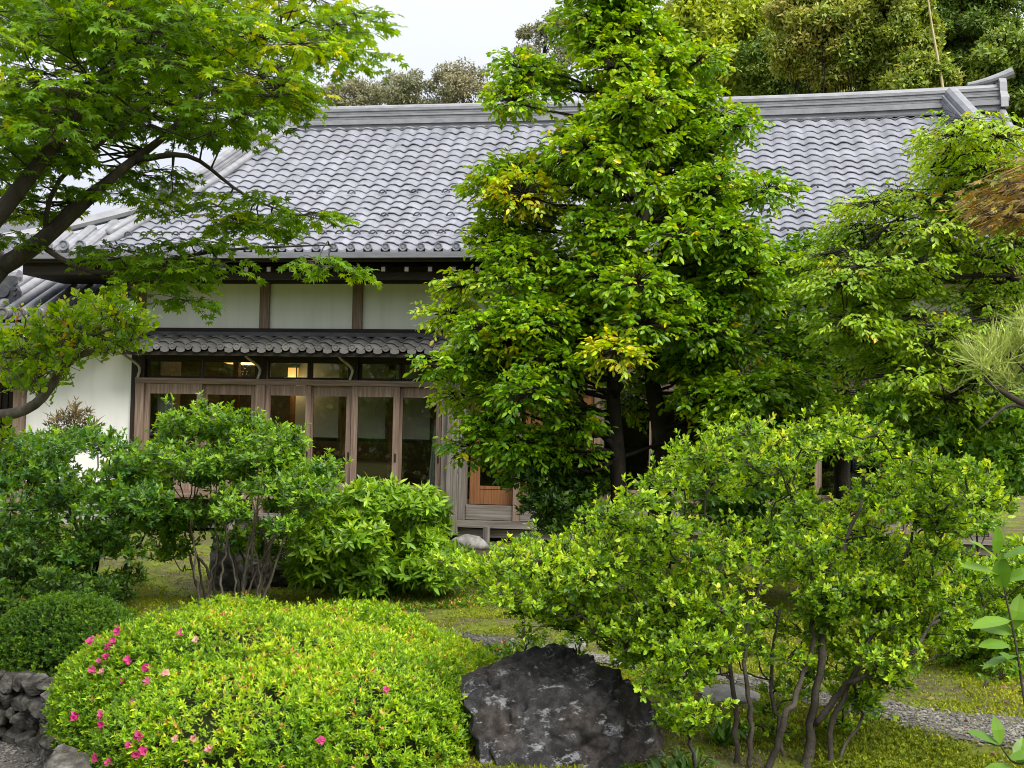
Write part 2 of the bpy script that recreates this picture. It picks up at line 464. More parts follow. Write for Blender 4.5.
def rock_mat():
    m, nt, b = mat_new("boulder_rock")
    tcn = nt.nodes.new("ShaderNodeTexCoord")
    mp = nt.nodes.new("ShaderNodeMapping")
    mp.inputs["Rotation"].default_value = (.3, -.6, .2)
    mp.inputs["Scale"].default_value = (2.6, 3.0, 5.2)
    nt.links.new(tcn.outputs["Object"], mp.inputs["Vector"])
    def layer(vec, scale, detail, rough, stops, dist=0.0):
        n_ = N(nt, "ShaderNodeTexNoise", Scale=scale, Detail=detail, Roughness=rough, Distortion=dist)
        nt.links.new(vec, n_.inputs["Vector"])
        r_ = ramp(nt, stops)
        nt.links.new(n_.outputs["Fac"], r_.inputs["Fac"])
        return n_, r_
    ob, mv = tcn.outputs["Object"], mp.outputs["Vector"]
    n1, base = layer(ob, 12, 14, .8, [(.3, (.010, .010, .010)), (.48, (.040, .038, .038)), (.62, (.11, .105, .105)), (.75, (.22, .215, .22))])
    n2, white = layer(mv, 2.6, 14, .76, [(.555, (0, 0, 0)), (.60, (1, 1, 1))], .2)
    n4, brown = layer(ob, 2.4, 8, .6, [(.46, (.9, .92, .98)), (.62, (1.15, 1.0, .9))])
    mm = nt.nodes.new("ShaderNodeMix"); mm.data_type = 'RGBA'; mm.blend_type = 'MULTIPLY'; mm.inputs[0].default_value = 1
    nt.links.new(base.outputs["Color"], mm.inputs[6]); nt.links.new(brown.outputs["Color"], mm.inputs[7])
    n5, pale = layer(ob, 26, 12, .8, [(.35, (.12, .12, .13)), (.55, (.36, .37, .40)), (.7, (.55, .56, .58))])
    m2 = nt.nodes.new("ShaderNodeMix"); m2.data_type = 'RGBA'
    nt.links.new(white.outputs["Color"], m2.inputs[0])
    nt.links.new(mm.outputs[2], m2.inputs[6]); nt.links.new(pale.outputs["Color"], m2.inputs[7])
    nt.links.new(m2.outputs[2], b.inputs["Base Color"])
    b.inputs["Roughness"].default_value = .78
    b.inputs["Specular IOR Level"].default_value = .3
    n3 = N(nt, "ShaderNodeTexNoise", Scale=18, Detail=14, Roughness=.85)
    nt.links.new(ob, n3.inputs["Vector"])
    bp = N(nt, "ShaderNodeBump", Strength=1.0, Distance=.03)
    nt.links.new(n3.outputs["Fac"], bp.inputs["Height"])
    nt.links.new(bp.outputs["Normal"], b.inputs["Normal"])
    return m
M["rock"] = rock_mat()

# ------------------------------------------------------------------ terrain
WALL_LINE = np.array([(-2.0, 5.2), (-2.22, 6.25), (-2.52, 6.95), (-2.78, 7.65), (-3.0, 8.15), (-3.35, 8.42), (-3.9, 8.5), (-6.5, 8.6)])

def low_side(x, y):
    """1 where the sunken gravel walk lies (left of and before the stone edging)"""
    xw = np.interp(y, [0, 5.2, 6.25, 6.95, 7.65, 8.15, 8.42], [-1.4, -2.0, -2.22, -2.52, -2.78, -3.0, -3.35])
    return ((y < 8.45) & (x < xw)) | ((x < -3.3) & (y < 8.5))

def terrain(x, y):
    x = np.asarray(x, float); y = np.asarray(y, float)
    p = np.stack([x * .55, y * .55, 0 * x], -1).reshape(-1, 3)
    n = vnoise(p, 3).reshape(x.shape) * .045 + vnoise(p * 3.7, 5).reshape(x.shape) * .018
    z = n * np.clip((30 - y) / 10, 0, 1)
    # a mossy swell in front of the left end of the house
    z = z + .26 * np.exp(-(((x + 4.1) / 1.1) ** 2 + ((y - 14.2) / 1.1) ** 2))
    # hill behind the house, higher towards the right
    h = np.clip((y - 30) / 60, 0, 1)
    z = z + h * h * (3 - 2 * h) * (5 + 26 / (1 + np.exp(-(x - 6) / 7)))
    z = np.where(low_side(x, y), -.46 + n * .3, z)
    return z

def path_center(x):
    return np.interp(x, [-2.2, -.7, .6, 1.6, 2.8, 4.2, 7], [10.9, 10.4, 9.6, 8.7, 7.45, 6.9, 6.6])

def path_half(x):
    return np.interp(x, [-2.2, -1.6, -.7, .6, 1.6, 2.8, 4.2, 7], [.02, .12, .22, .16, .22, .42, .7, .9])

def build_ground():
    xs = np.unique(np.concatenate([np.linspace(-150, -14, 24), np.arange(-14, -5, .5), np.arange(-5, 5, .1), np.arange(5, 14, .5), np.linspace(14, 150, 24)]))
    ys = np.unique(np.concatenate([np.linspace(-60, 4, 12), np.arange(4, 16, .1), np.arange(16, 30, .6), np.linspace(30, 200, 40)]))
    X, Y = np.meshgrid(xs, ys)
    Z = terrain(X, Y)
    v = np.stack([X, Y, Z], -1).reshape(-1, 3)
    f = grid_faces(len(xs), len(ys))
    me = raw_mesh("ground", v, f.ravel(), np.full(len(f), 4))
    o = link_mesh("ground", me, M["ground"], smooth=True)
    tag(o, kind="structure")
    # gravel path with worn, patchy edges
    xs = np.arange(-2.2, 7, .035)
    t = np.linspace(-1.25, 1.25, 41)
    X = np.repeat(xs[None, :], len(t), 0)
    half = path_half(xs)
    Y = path_center(xs)[None, :] + t[:, None] * half[None, :]
    Z = terrain(X, Y) + .008
    v = np.stack([X, Y, Z], -1).reshape(-1, 3)
    f = grid_faces(len(xs), len(t))
    cen = v[f].mean(1)
    tt_ = np.abs(cen[:, 1] - path_center(cen[:, 0])) / path_half(cen[:, 0])
    nz = fbm(cen * np.array([3.2, 3.2, 0]), 77, 5)
    f = f[(tt_ + .85 * nz < .92) & (nz < .42)]
    tag(link_mesh("garden_path", raw_mesh("garden_path", v, f.ravel(), np.full(len(f), 4)), M["path"], smooth=True), kind="structure")
    # sunken gravel walk at the lower left
    xs = np.arange(-6, -1.2, .1); ys = np.arange(3.5, 8.5, .1)
    X, Y = np.meshgrid(xs, ys)
    Z = np.where(low_side(X, Y), terrain(X, Y) + .008, -.6)
    v = np.stack([X, Y, Z], -1).reshape(-1, 3)
    f = grid_faces(len(xs), len(ys))
    tag(link_mesh("gravel_walk", raw_mesh("gravel_walk", v, f.ravel(), np.full(len(f), 4)), M["path"], smooth=True), kind="structure")

build_ground()

# ------------------------------------------------------------------ the main hall
HY, HTH = 18.9, R(9.3)
hall = empty("temple_hall", (0, HY, 0), -HTH, label="long wooden temple hall with a wide grey tiled roof and glazed sliding doors", cat="building")

def part(name, mat, boxes, parent=None, bevel=True, label=None):
    a = Acc()
    for b in boxes: a.box(*b)
    o = a.build(name, mat, hall if parent is None else parent)
    if label: o["label"] = label
    return o

def prof(v):
    s = (v + 1.3) / 4.5
    return 4.40 + 3.05 * (.86 * s + .14 * s * s)

def prof_d(v):
    s = (v + 1.3) / 4.5
    return 3.05 / 4.5 * (.86 + .28 * s)

def u_left(v):
    return np.interp(v, [-1.4, -1.1, -.55, .06, 1.26, 2.84, 3.3], [-6.42, -6.37, -6.24, -6.03, -5.55, -5.05, -4.75])

def tile_field(u0, u1, v_bot, v_top, surf_w, rows, tw, amp, lift, seed, umask=None):
    """wavy pantile rows: each row one lapped strip with its lower lip"""
    rng = np.random.default_rng(seed)
    a = Acc()
    gaps = Acc()
    nt_ = int(round((u1 - u0) / tw))
    k = 8
    nu = nt_ * k + 1
    us = u0 + np.arange(nu) * tw / k
    ph = (np.arange(nu) % k) / k
    # broad trough with a narrow roll
    wave = amp * (np.sin(2 * math.pi * (ph - .58)) + .28 * np.sin(4 * math.pi * (ph - .58) + 1.1) + .1)
    ve = np.linspace(v_bot, v_top, rows + 1)
    for r in range(rows):
        va, vb = ve[r], ve[r + 1] + (ve[1] - ve[0]) * .15
        jit = np.repeat(rng.normal(0, .0035, nt_ + 1), k)[:nu]
        vj = np.repeat(rng.normal(0, .006, nt_ + 1), k)[:nu]
        wl = surf_w(va) + lift + wave + jit
        fi_tint = np.repeat(rng.uniform(0, 1, nt_ + 1), k)
        top = [(wl, va + vj), (surf_w((va + vb) / 2) + lift * .5 + wave + jit, np.full(nu, (va + vb) / 2)), (surf_w(vb) + wave * .9, np.full(nu, vb))]
        edge = [(wl - .011, va + vj + .002), (wl, va + vj)]
        gap = [(wl - lift * 1.5, va + vj + .045), (wl - .011, va + vj + .002)]  # recessed faces below each lip, coloured dark as the gap's shade
        for acc, rows_ in ((a, top), (a, edge), (gaps, gap)):
            P = np.concatenate([np.stack([us, v_ + 0 * us, w_ + 0 * us], -1) for w_, v_ in rows_])
            f = grid_faces(nu, len(rows_))
            fi = np.arange(len(f)) % (nu - 1)
            tint = fi_tint[fi]
            if umask is not None:
                keep = umask(us[fi] + tw / k / 2, va)
                f, tint = f[keep], tint[keep]
            acc.add(P, f.ravel(), np.full(len(f), 4), tint=tint)
    return a, gaps

def disc(a, c, r, th, axis_v=True, tint=.5, sides=14):
    """round eave end tile facing the garden with a raised ring"""
    ang = np.arange(sides) * 2 * math.pi / sides
    rings = [(r, 0), (r, -th), (r * .82, -th), (r * .74, -th * .55), (r * .42, -th * .55), (r * .36, -th * .8)]
    v = []
    for rr, dv in rings:
        v.append(np.stack([c[0] + rr * np.cos(ang), np.full(sides, c[1] + dv), c[2] + rr * np.sin(ang)], -1))
    v = np.concatenate(v)
    loops, sizes = [], []
    for i in range(len(rings) - 1):
        for j in range(sides):
            k = (j + 1) % sides
            loops += [i * sides + j, i * sides + k, (i + 1) * sides + k, (i + 1) * sides + j]
            sizes.append(4)
    loops += [(len(rings) - 1) * sides + j for j in range(sides)]
    sizes.append(sides)
    a.add(v, loops, sizes, tint=tint)

TW = .27
U1 = 8.02
U0 = U1 - TW * 54
def build_roof():
    a, gaps = tile_field(U0, U1, -1.3, 3.25, prof, 22, TW, .022, .032, 1, umask=lambda u, v: u > u_left(v) - .02)
    # snow guard tiles: small upright loops on the rolls
    g = Acc()
    roll = U0 + (np.arange(54) + .84) * TW
    for row, step, off in ((2, 1, 0), (5, 2, 0), (9, 2, 1)):
        v = -1.3 + row * 4.55 / 22 + .12
        for i, u in enumerate(roll):
            if (i + off) % step or u < u_left(v) + .2: continue
            u = u - .08
            th = np.linspace(0, math.pi, 7)
            pts = np.stack([u + .062 * np.cos(th), np.full(7, v - .02) - .012 * np.sin(th), prof(v) + .02 + .058 * np.sin(th)], -1)
            g.tube(pts, .014, 5)
    roof = a.build("roof_tiles", M["tile"], hall, smooth=True)
    gaps.build("tile_gap_shade", M["dark_tile_and_shade"], roof)
    g.build("snow_guards", M["dark_tile_and_shade"], roof)["kind"] = "stuff"
    # eave end tiles
    e = Acc()
    rng = np.random.default_rng(4)
    for i in range(54):
        u = U0 + (i + .84) * TW
        if u < -6.35: continue
        disc(e, (u, -1.305, 4.40 + .055), .062, .03, tint=rng.uniform(0, 1))
        us_ = np.linspace(u - TW * .84 + .03, u + .03 - .1, 7)
        dip = -np.sin(np.linspace(0, math.pi, 7)) * .026
        top = np.stack([us_, np.full(7, -1.335), 4.432 + dip], -1)
        bot = top - np.array([0, 0, .055])
        P = np.concatenate([bot, top, top + np.array([0, .1, .02])])
        f = grid_faces(7, 3)
        e.add(P, f.ravel(), np.full(len(f), 4), tint=rng.uniform(0, 1))
    e.build("eave_tiles", M["tile"], hall)
    # back slope (out of sight, closes the roof)
    b = Acc()
    n = 12
    vv = np.linspace(3.25, 8.0, n)
    for ua, ub in ((-4.75, 8.0),):
        P = np.concatenate([np.stack([np.full(n, ua), vv, prof(6.5 - vv) - .02], -1), np.stack([np.full(n, ub), vv, prof(6.5 - vv) - .02], -1)])
        f = grid_faces(n, 2)
        b.add(P, f.ravel(), np.full(len(f), 4), tint=.4)
    # roof deck under the tiles, with a thickness
    vv = np.linspace(-1.27, 3.25, n)
    ul = u_left(vv) + .03
    P = np.concatenate([np.stack([ul, vv, prof(vv) - .06], -1), np.stack([np.full(n, 8.0), vv, prof(vv) - .06], -1)])
    b.add(P, grid_faces(n, 2).ravel(), np.full(n - 1, 4), tint=.1)
    b.build("roof_deck", M["tile_plain"], hall)
    sof = Acc()
    P = np.concatenate([np.stack([ul, vv, prof(vv) - .12], -1), np.stack([np.full(n, 8.0), vv, prof(vv) - .12], -1)])
    sof.add(P, grid_faces(n, 2).ravel(), np.full(n - 1, 4))
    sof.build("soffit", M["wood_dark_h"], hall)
    # main ridge: courses of flat tiles, gently rising to both ends
    m = Acc()
    uu = np.linspace(-4.75, 8.03, 40)
    sag = .11 * np.clip((uu - 2.5) / 5.5, 0, 1) ** 2
    def course(w0, w1, v0, v1, acc):
        n = len(uu)
        P = np.concatenate([np.stack([uu, np.full(n, v), w + sag], -1) for v, w in ((v0, w0), (v0, w1), (v1, w1), (v1, w0), (v0, w0))])
        f = grid_faces(n, 5)
        ends = []
        L = list(f.ravel())
        sz = [4] * len(f)
        for e_ in (0, n - 1):
            L += [e_, e_ + n, e_ + 2 * n, e_ + 3 * n]; sz.append(4)
        acc.add(P, L, sz)
    course(7.36, 7.455, 3.10, 3.50, m)
    y = 7.53
    for i in range(5):
        ins = .022 * (i % 2)
        course(y, y + (.05 if i % 2 else .038), 3.13 + ins + i * .003, 3.47 - ins - i * .003, m)
        y += .05
    rid = m.build("main_ridge", M["tile_plain"], hall)
    c = Acc(); course(7.457, 7.527, 3.06, 3.54, c); c.build("ridge_band", M["tile_plain"], rid)
    c = Acc()
    c.tube(np.stack([uu, np.full(40, 3.30), y + .01 + sag], -1), .085, 12)
    c.build("ridge_cap", M["tile_plain"], rid)
    c = Acc(); course(7.33, 7.362, 3.04, 3.5, c); c.build("ridge_base", M["dark_tile_and_shade"], rid)
    # ridge end ornament with its upward curved horn
    for ue, s in ((8.04, 1), (-4.79, -1)):
        o = Acc()
        z0 = 7.40 + (.11 if s > 0 else 0)
        sh = [(-.30, 0), (.30, 0), (.27, .18), (.20, .30), (.17, .47), (.10, .55), (-.10, .55), (-.17, .47), (-.20, .30), (-.27, .18)]
        nn = len(sh)
        P = [(ue - .05 * s, 3.3 + q[0], z0 + q[1]) for q in sh] + [(ue + .07 * s, 3.3 + q[0], z0 + q[1]) for q in sh]
        L = list(range(nn)) + list(range(nn, 2 * nn)); S = [nn, nn]
        for i in range(nn):
            j = (i + 1) % nn
            L += [i, j, j + nn, i + nn]; S.append(4)
        o.add(P, L, S)
        o.tube([(ue + .08 * s, 3.3, z0 + .2), (ue + .13 * s, 3.3, z0 + .2)], .1, 12)
        t = np.linspace(0, 1, 8)
        o.tube(np.stack([ue + s * (-.55 + .75 * t), np.full(8, 3.3), z0 + .47 + .08 * t + .13 * t ** 1.8], -1), .045 + .045 * t, 10)
        o.build("ridge_end_ornament", M["tile_plain"], rid)
    # descending ridges
    def desc(points, name, h=.2, wd=.12):
        p = np.array(points)
        d = Acc()
        n = 14
        tt = np.linspace(0, 1, n)
        vs = np.interp(tt, np.linspace(0, 1, len(p)), p[:, 1]); us_ = np.interp(tt, np.linspace(0, 1, len(p)), p[:, 0])
        base = prof(vs) + .03
        for i in range(4):
            w0, w1 = base + i * h / 4 + .004, base + (i + 1) * h / 4 - .006
            k = wd - (i % 2) * .012
            P = np.concatenate([np.stack([us_ + du, vs, w], -1) for du, w in ((-k, w0), (-k, w1), (k, w1), (k, w0), (-k, w0))])
            f = grid_faces(n, 5)
            L = list(f.ravel()) + [0, n, 2 * n, 3 * n]
            d.add(P, L, [4] * len(f) + [4])
        r = d.build(name, M["tile_plain"], hall)
        c = Acc(); c.tube(np.stack([us_, vs, base + h + .03], -1), .085 if wd < .15 else .12, 10); c.build("ridge_cap", M["tile_plain"], r)
        e0 = (us_[0], vs[0], base[0])
        o = Acc()
        sh = [(-.20, -.02), (.20, -.02), (.19, .16), (.13, .26), (.12, .36), (-.12, .36), (-.13, .26), (-.19, .16)]
        nn = len(sh)
        P = [(e0[0] + q[0], e0[1] - .02, e0[2] + q[1]) for q in sh] + [(e0[0] + q[0], e0[1] - .12, e0[2] + q[1]) for q in sh]
        L = list(range(nn)) + list(range(nn, 2 * nn)); S = [nn, nn]
        for i in range(nn):
            j = (i + 1) % nn
            L += [i, j, j + nn, i + nn]; S.append(4)
        o.add(P, L, S)
        o.tube([(e0[0], e0[1] - .12, e0[2] + .14), (e0[0], e0[1] - .17, e0[2] + .14)], .085, 12)
        o.build("ridge_end_ornament", M["dark_tile_and_shade"], r)
    desc([(7.55, 1.2), (7.45, 1.9), (7.18, 3.1)], "descending_ridge", .36, .17)
    desc([(u_left(.35) - .1, .35), (u_left(1.3) - .14, 1.3), (u_left(2.3) - .16, 2.3), (u_left(3.1) - .1, 3.1)], "descending_ridge", .20)
    # round verge rolls beside and beyond the descending ridge
    vr = None
    for off, lo in ((.02, -1.36), (-.27, -.7)):
        vs = np.linspace(lo, 3.2 if off > 0 else 3.0, 16)
        vr = Acc(); vr.tube(np.stack([u_left(vs) + off, vs, prof(vs) + .06 - max(0, -off) * .12], -1), .075, 10); vr.build('verge_roll', M['tile_plain'], hall, smooth=True)
    for off in (.0,):
        vs = np.linspace(-1.32, 3.2, 16)
        vr = Acc(); vr.tube(np.stack([np.full(16, 8.02), vs, prof(vs) + .05], -1), .08, 10); vr.build('verge_roll', M['tile_plain'], hall, smooth=True)
    # strip of side roof at the left corner (hip skirt) and at the right
    sk = Acc()
    vs = np.linspace(-1.3, -.2, 6)
    for i in range(5):
        ua = -7.75 + i * .28
        tp = -1.3 + .12 + i * .22
        vs = np.linspace(-1.34, tp, 5)
        sk.tube(np.stack([np.full(5, ua), vs, prof(vs) + .03 + .10 * ((-6.4 - ua) / 1.4) ** 2], -1), .08, 9)
    P = np.array([(-7.9, -1.32, 4.5), (-6.3, -1.3, 4.38), (-6.2, -.1, prof(-.1) - .03)])
    sk.add(P, [0, 1, 2], [3])
    t = np.linspace(0, 1, 9)
    sk.tube(np.stack([-7.95 + 1.75 * t, -1.36 + 1.4 * t, 4.60 + .78 * t ** 1.15], -1), .1, 10)
    sk.build("hip_roof", M["tile_plain"], hall)
    sk = Acc()
    for i in range(7):
        ve = 2.6 - i * .42
        x = np.linspace(8.12, 9.6, 6)
        sk.tube(np.stack([x, np.full(6, ve), prof(ve) - .05 - (x - 8.1) * .42], -1), .09, 9)
    x = np.array([8.05, 9.6])
    vv2 = np.linspace(-1.2, 3.1, 8)
    P = np.concatenate([np.stack([np.full(8, 8.06), vv2, prof(vv2) - .1], -1), np.stack([np.full(8, 9.7), vv2, prof(vv2) - .1 - .68], -1)])
    sk.add(P, grid_faces(8, 2).ravel(), np.full(7, 4))
    sk.build("hip_roof", M["tile_plain"], hall)
    cd = Acc()
    disc(cd, (-7.98, -1.42, 4.6), .10, .05)
    cd.tube([(-7.98, -1.36, 4.60), (-8.2, -1.40, 4.66)], [.075, .10], 12)
    cd.build("corner_tile", M["tile"], hall)
    for i in range(5):
        cd = Acc(); disc(cd, (-7.75 + i * .28, -1.36, 4.495), .085, .04); cd.build("eave_end_tile", M["tile"], hall)
    # gutter, fascia, rafters
    g = Acc()
    g.box(-7.9, 8.1, -1.40, -1.30, 4.285, 4.372)
    gut = g.build("gutter", M["gutter"], hall)
    g = Acc(); g.box(-7.8, 8.05, -1.297, -1.22, 4.24, 4.36); g.build("fascia_board", M["wood_dark_h"], hall)
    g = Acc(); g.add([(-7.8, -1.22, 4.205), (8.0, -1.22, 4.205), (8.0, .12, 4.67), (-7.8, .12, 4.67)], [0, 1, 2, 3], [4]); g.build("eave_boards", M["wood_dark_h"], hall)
    g = Acc(); g.box(-6.9, 7.6, .1, .2, 4.332, 5.1); g.build("eave_closure", M["wood_dark_h"], hall)
    for i in range(44):
        u = -7.6 + i * .362
        r = Acc()
        va, vb = -1.18, .05
        za, zb = 4.19, 4.19 + .7 * (vb - va) * .5
        r.add([(u - .035, va, za - .09), (u + .035, va, za - .09), (u + .035, va, za), (u - .035, va, za), (u - .035, vb, zb - .09), (u + .035, vb, zb - .09), (u + .035, vb, zb), (u - .035, vb, zb)],
              [0, 1, 2, 3, 4, 7, 6, 5, 0, 4, 5, 1, 3, 2, 6, 7, 0, 3, 7, 4, 1, 5, 6, 2], [4] * 6)
        ro = r.build("rafter", M["wood_dark_h"], hall)
        c = Acc(); c.box(u - .03, u + .03, va - .012, va - .002, za - .085, za - .02); c.build("rafter_tip", M["metal_pale"], ro)
build_roof()

def build_walls():
    # upper plaster band between posts
    posts_u = [-6.28, -4.12, -2.55, -.98, .62, 2.2, 3.8, 5.4, 7.0]
    for a, b in zip(posts_u[:-1], posts_u[1:]):
        part("plaster_panel", M["plaster_aged"], [(a + .075, b - .075, .03, .12, 3.33, 4.06)])
    for p in posts_u:
        part("post", M["wood_v"], [(p - .08, p + .08, -.03, .13, 3.30, 4.08)], label=None)
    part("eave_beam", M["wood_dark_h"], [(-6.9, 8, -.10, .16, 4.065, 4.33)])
    part("eave_beam", M["wood_dark_h"], [(-6.5, 8, -.95, -.80, 4.02, 4.13)])
    part("corner_soffit", M["wood_dark_h"], [(-7.7, -6.52, -1.2, .08, 4.06, 4.34)])
    part("lintel", M["wood_dark_h"], [(-6.4, 7.2, -.06, .14, 3.20, 3.325)])
    # hisashi: the narrow tiled roof over the doors
    f = lambda v: 3.20 + (v + .05) * .42
    a, gaps = tile_field(-6.42, -6.42 + 29 * .27, -.66, -.06, f, 3, .27, .030, .036, 7)
    lr = a.build("lower_roof_tiles", M["tile_old"], hall, smooth=True)
    gaps.build("tile_gap_shade", M["dark_tile_and_shade"], lr)
    e = Acc()
    rng = np.random.default_rng(8)
    for i in range(29):
        u = -6.42 + (i + .84) * .27
        disc(e, (u, -.665, 2.945 + .035), .058, .03, tint=rng.uniform(0, 1))
        us_ = np.linspace(u - .2, u - .06, 6)
        top = np.stack([us_, np.full(6, -.69), 2.955 - np.sin(np.linspace(0, math.pi, 6)) * .02], -1)
        P = np.concatenate([top - np.array([0, 0, .05]), top, top + np.array([0, .1, .03])])
        ff = grid_faces(6, 3)
        e.add(P, ff.ravel(), np.full(len(ff), 4), tint=rng.uniform(0, 1))
    e.build("lower_eave_tiles", M["tile_old"], hall)
    b = Acc()
    b.add([(-6.42, -.64, 2.90), (1.4, -.64, 2.90), (1.4, 0, 3.15), (-6.42, 0, 3.15)], [0, 1, 2, 3], [4])
    b.box(-6.42, 1.4, -.64, -.60, 2.84, 2.905)
    b.build("lower_roof_deck", M["wood_dark_h"], hall)
    part("lower_roof_flashing", M["dark_tile_and_shade"], [(-6.42, 1.4, -.10, -.062, 3.195, 3.26)])
    # curved pale brackets under the hisashi
    for u in (-6.25, -4.17, -2.62):
        t = np.linspace(0, 1, 8)
        c = Acc()
        c.tube(np.stack([u + .06 * np.sin(t * 5), -.10 - .42 * t ** 1.6, 2.50 + .36 * t ** .7], -1), .022, 7)
        c.build("roof_bracket", M["metal_pale"], hall)
    # door wall
    part("door_beam", M["wood_h"], [(-6.3, -.72, -.09, .10, 2.405, 2.495)])
    part("transom_beam", M["wood_dark_h"], [(-6.3, -.72, -.05, .12, 2.80, 3.20)])
    part("floor_sill", M["wood_h"], [(-6.3, -.72, -.12, .12, .55, .66)])
    for u0, u1 in ((-6.28, -6.13), (-4.195, -4.045)):
        part("post", M["wood_v"], [(u0, u1, -.11, .12, .12, 2.402)])
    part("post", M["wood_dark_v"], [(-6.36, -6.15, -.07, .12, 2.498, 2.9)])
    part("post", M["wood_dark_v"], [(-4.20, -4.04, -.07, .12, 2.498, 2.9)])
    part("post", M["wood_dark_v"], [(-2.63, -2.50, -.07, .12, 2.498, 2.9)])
    def door(u0, u1, v, st, st2, w0=.665, w1=2.40, glass=(.84, 2.235), mat="wood"):
        d = Acc()
        d.box(u0, u0 + st, v - .02, v + .02, w0, w1)
        d.box(u1 - st2, u1, v - .02, v + .02, w0, w1)
        a = u0 + st + .001; b = u1 - st2 - .001
        d.box(a, b, v - .018, v + .018, glass[1], w1 - .002)
        d.box(a, b, v - .018, v + .018, w0 + .002, glass[0])
        o = d.build("sliding_door", M[mat + "_v"], hall)
        g = Acc(); g.box(a + .002, b - .002, v - .003, v + .003, glass[0] + .002, glass[1] - .002)
        g.build("pane", M["glass"], o)
        h = Acc(); h.box(u1 - st2 * .65, u1 - st2 * .35, v - .026, v - .0205, 1.20, 1.34); h.build("handle", M["wood_dark_v"], o)
        return o
    door(-6.125, -5.13, -.055, .09, .09)
    door(-5.16, -4.20, .0, .10, .10)
    door(-4.04, -3.27, -.055, .085, .085)
    door(-3.33, -2.59, .0, .085, .10)
    door(-2.585, -1.80, -.055, .10, .10)
    door(-1.86, -1.12, .0, .10, .085)
    # transoms
    def transom(u0, u1):
        d = Acc()
        for q in ((u0, u0 + .04, 2.50, 2.80), (u1 - .04, u1, 2.50, 2.80), (u0 + .041, u1 - .041, 2.50, 2.535), (u0 + .041, u1 - .041, 2.765, 2.80)):
            d.box(q[0], q[1], -.02, .02, q[2], q[3])
        o = d.build("transom_window", M["wood_dark_h"], hall)
        g = Acc(); g.box(u0 + .042, u1 - .042, -.003, .003, 2.537, 2.763); g.build("pane", M["glass"], o)
    for a, b in ((-6.12, -5.17), (-5.16, -4.21), (-4.03, -3.32), (-3.31, -2.64), (-2.49, -1.79), (-1.78, -1.12)):
        transom(a, b)
    # the thick corner posts beside the curtain
    part("post", M["wood_grey_v"], [(-1.09, -.99, -.12, .10, .10, 2.402)])
    part("post", M["wood_grey_v"], [(-.985, -.80, -.18, .10, .10, 3.18)])
    part("post", M["wood_grey_v"], [(-.795, -.70, -.14, .10, .33, 2.402)])
    # right hand bays: low board, posts, warm inner doors
    part("skirting_board", M["wood_grey_h"], [(-.69, .06, -.06, -.02, .335, .565), (.17, 1.58, -.06, -.02, .335, .565), (1.70, 3.2, -.06, -.02, .335, .565), (3.32, 7.2, -.06, -.02, .335, .565)])
    for u in (.115, 1.64, 3.26, 4.7, 6.0, 7.2):
        part("post", M["wood_v"], [(u - .05, u + .05, -.09, .02, .33, 3.18)])
    part("base_beam", M["wood_grey_h"], [(-6.4, 7.3, -.14, .12, .215, .325)])
    part("lower_beam", M["wood_grey_h"], [(-6.4, 7.3, -.05, .10, .06, .19)])
    for i, u in enumerate((-.32, 1.0, 2.4, 3.8, -1.6, -3.0, -4.5, -5.7)):
        a = Acc(); a.tube([(u, -.22, -.2), (u, -.22, .24)], .055, 12); a.build("floor_stump", M["wood_grey_v"], hall)
    a = Acc(); a.tube([(-.58, -.35, -.2), (-.58, -.35, .05)], .06, 12); a.build("floor_stump", M["wood_grey_v"], hall)
    def inner_door(u0, u1, v, wm="wood_warm_v"):
        d = Acc()
        for q in ((u0, u0 + .16, .57, 2.35), (u1 - .10, u1, .57, 2.35), (u0 + .161, u1 - .101, .57, .80), (u0 + .161, u1 - .101, .81, .86), (u0 + .161, u1 - .101, 2.2, 2.35)):
            d.box(q[0], q[1], v - .02, v + .02, q[2], q[3])
        o = d.build("sliding_door", M[wm], hall)
        if wm == "wood_warm_v": o["label"] = "warm orange wood door panel behind the low boards"
        g = Acc(); g.box(u0 + .162, u1 - .102, v - .003, v + .003, .862, 2.198); g.build("pane", M["glass"], o)
    for i in range(8):
        inner_door(-.66 + i * .98, .30 + i * .98, .10 + .05 * (i % 2), "wood_warm_v" if i < 2 else "wood_v")
    # window that shows blue between the shrubs at the right
    # white and plain walls right of the hisashi
    part("upper_wall", M["wood_h"], [(-.69, 7.2, .03, .08, 2.40, 3.18)])
    # closing walls, floor, ceiling, back
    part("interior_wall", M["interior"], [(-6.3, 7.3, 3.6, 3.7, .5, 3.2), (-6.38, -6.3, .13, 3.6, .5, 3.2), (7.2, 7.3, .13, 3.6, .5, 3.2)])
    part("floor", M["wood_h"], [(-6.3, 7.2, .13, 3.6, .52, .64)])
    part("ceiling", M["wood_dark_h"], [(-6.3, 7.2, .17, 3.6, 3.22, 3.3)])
    part("underfloor_shade_sheet", M["void"], [(-6.3, 7.2, .25, .3, -.2, .5)])  # dark upright sheet painted as the shade beneath the floor
    # inner posts of the veranda room
    for u in (-5.0, -3.95, -3.05, -2.22, -1.45):
        part("inner_post", M["wood_warm_v"], [(u - .05, u + .05, 1.0, 1.1, .64, 3.2)])
    part("inner_rail", M["wood_dark_h"], [(-6.3, 7.2, 1.02, 1.08, 1.50, 1.56)])
    part("inner_floor_board", M["wood_dark_h"], [(-4.0, -1.2, 1.02, 1.08, .64, .80)])
build_walls()

HALL_M = Matrix.Translation((0, HY, 0)) @ Matrix.Rotation(-HTH, 4, 'Z')
def hall_pt(u, v, w): return HALL_M @ Vector((u, v, w))

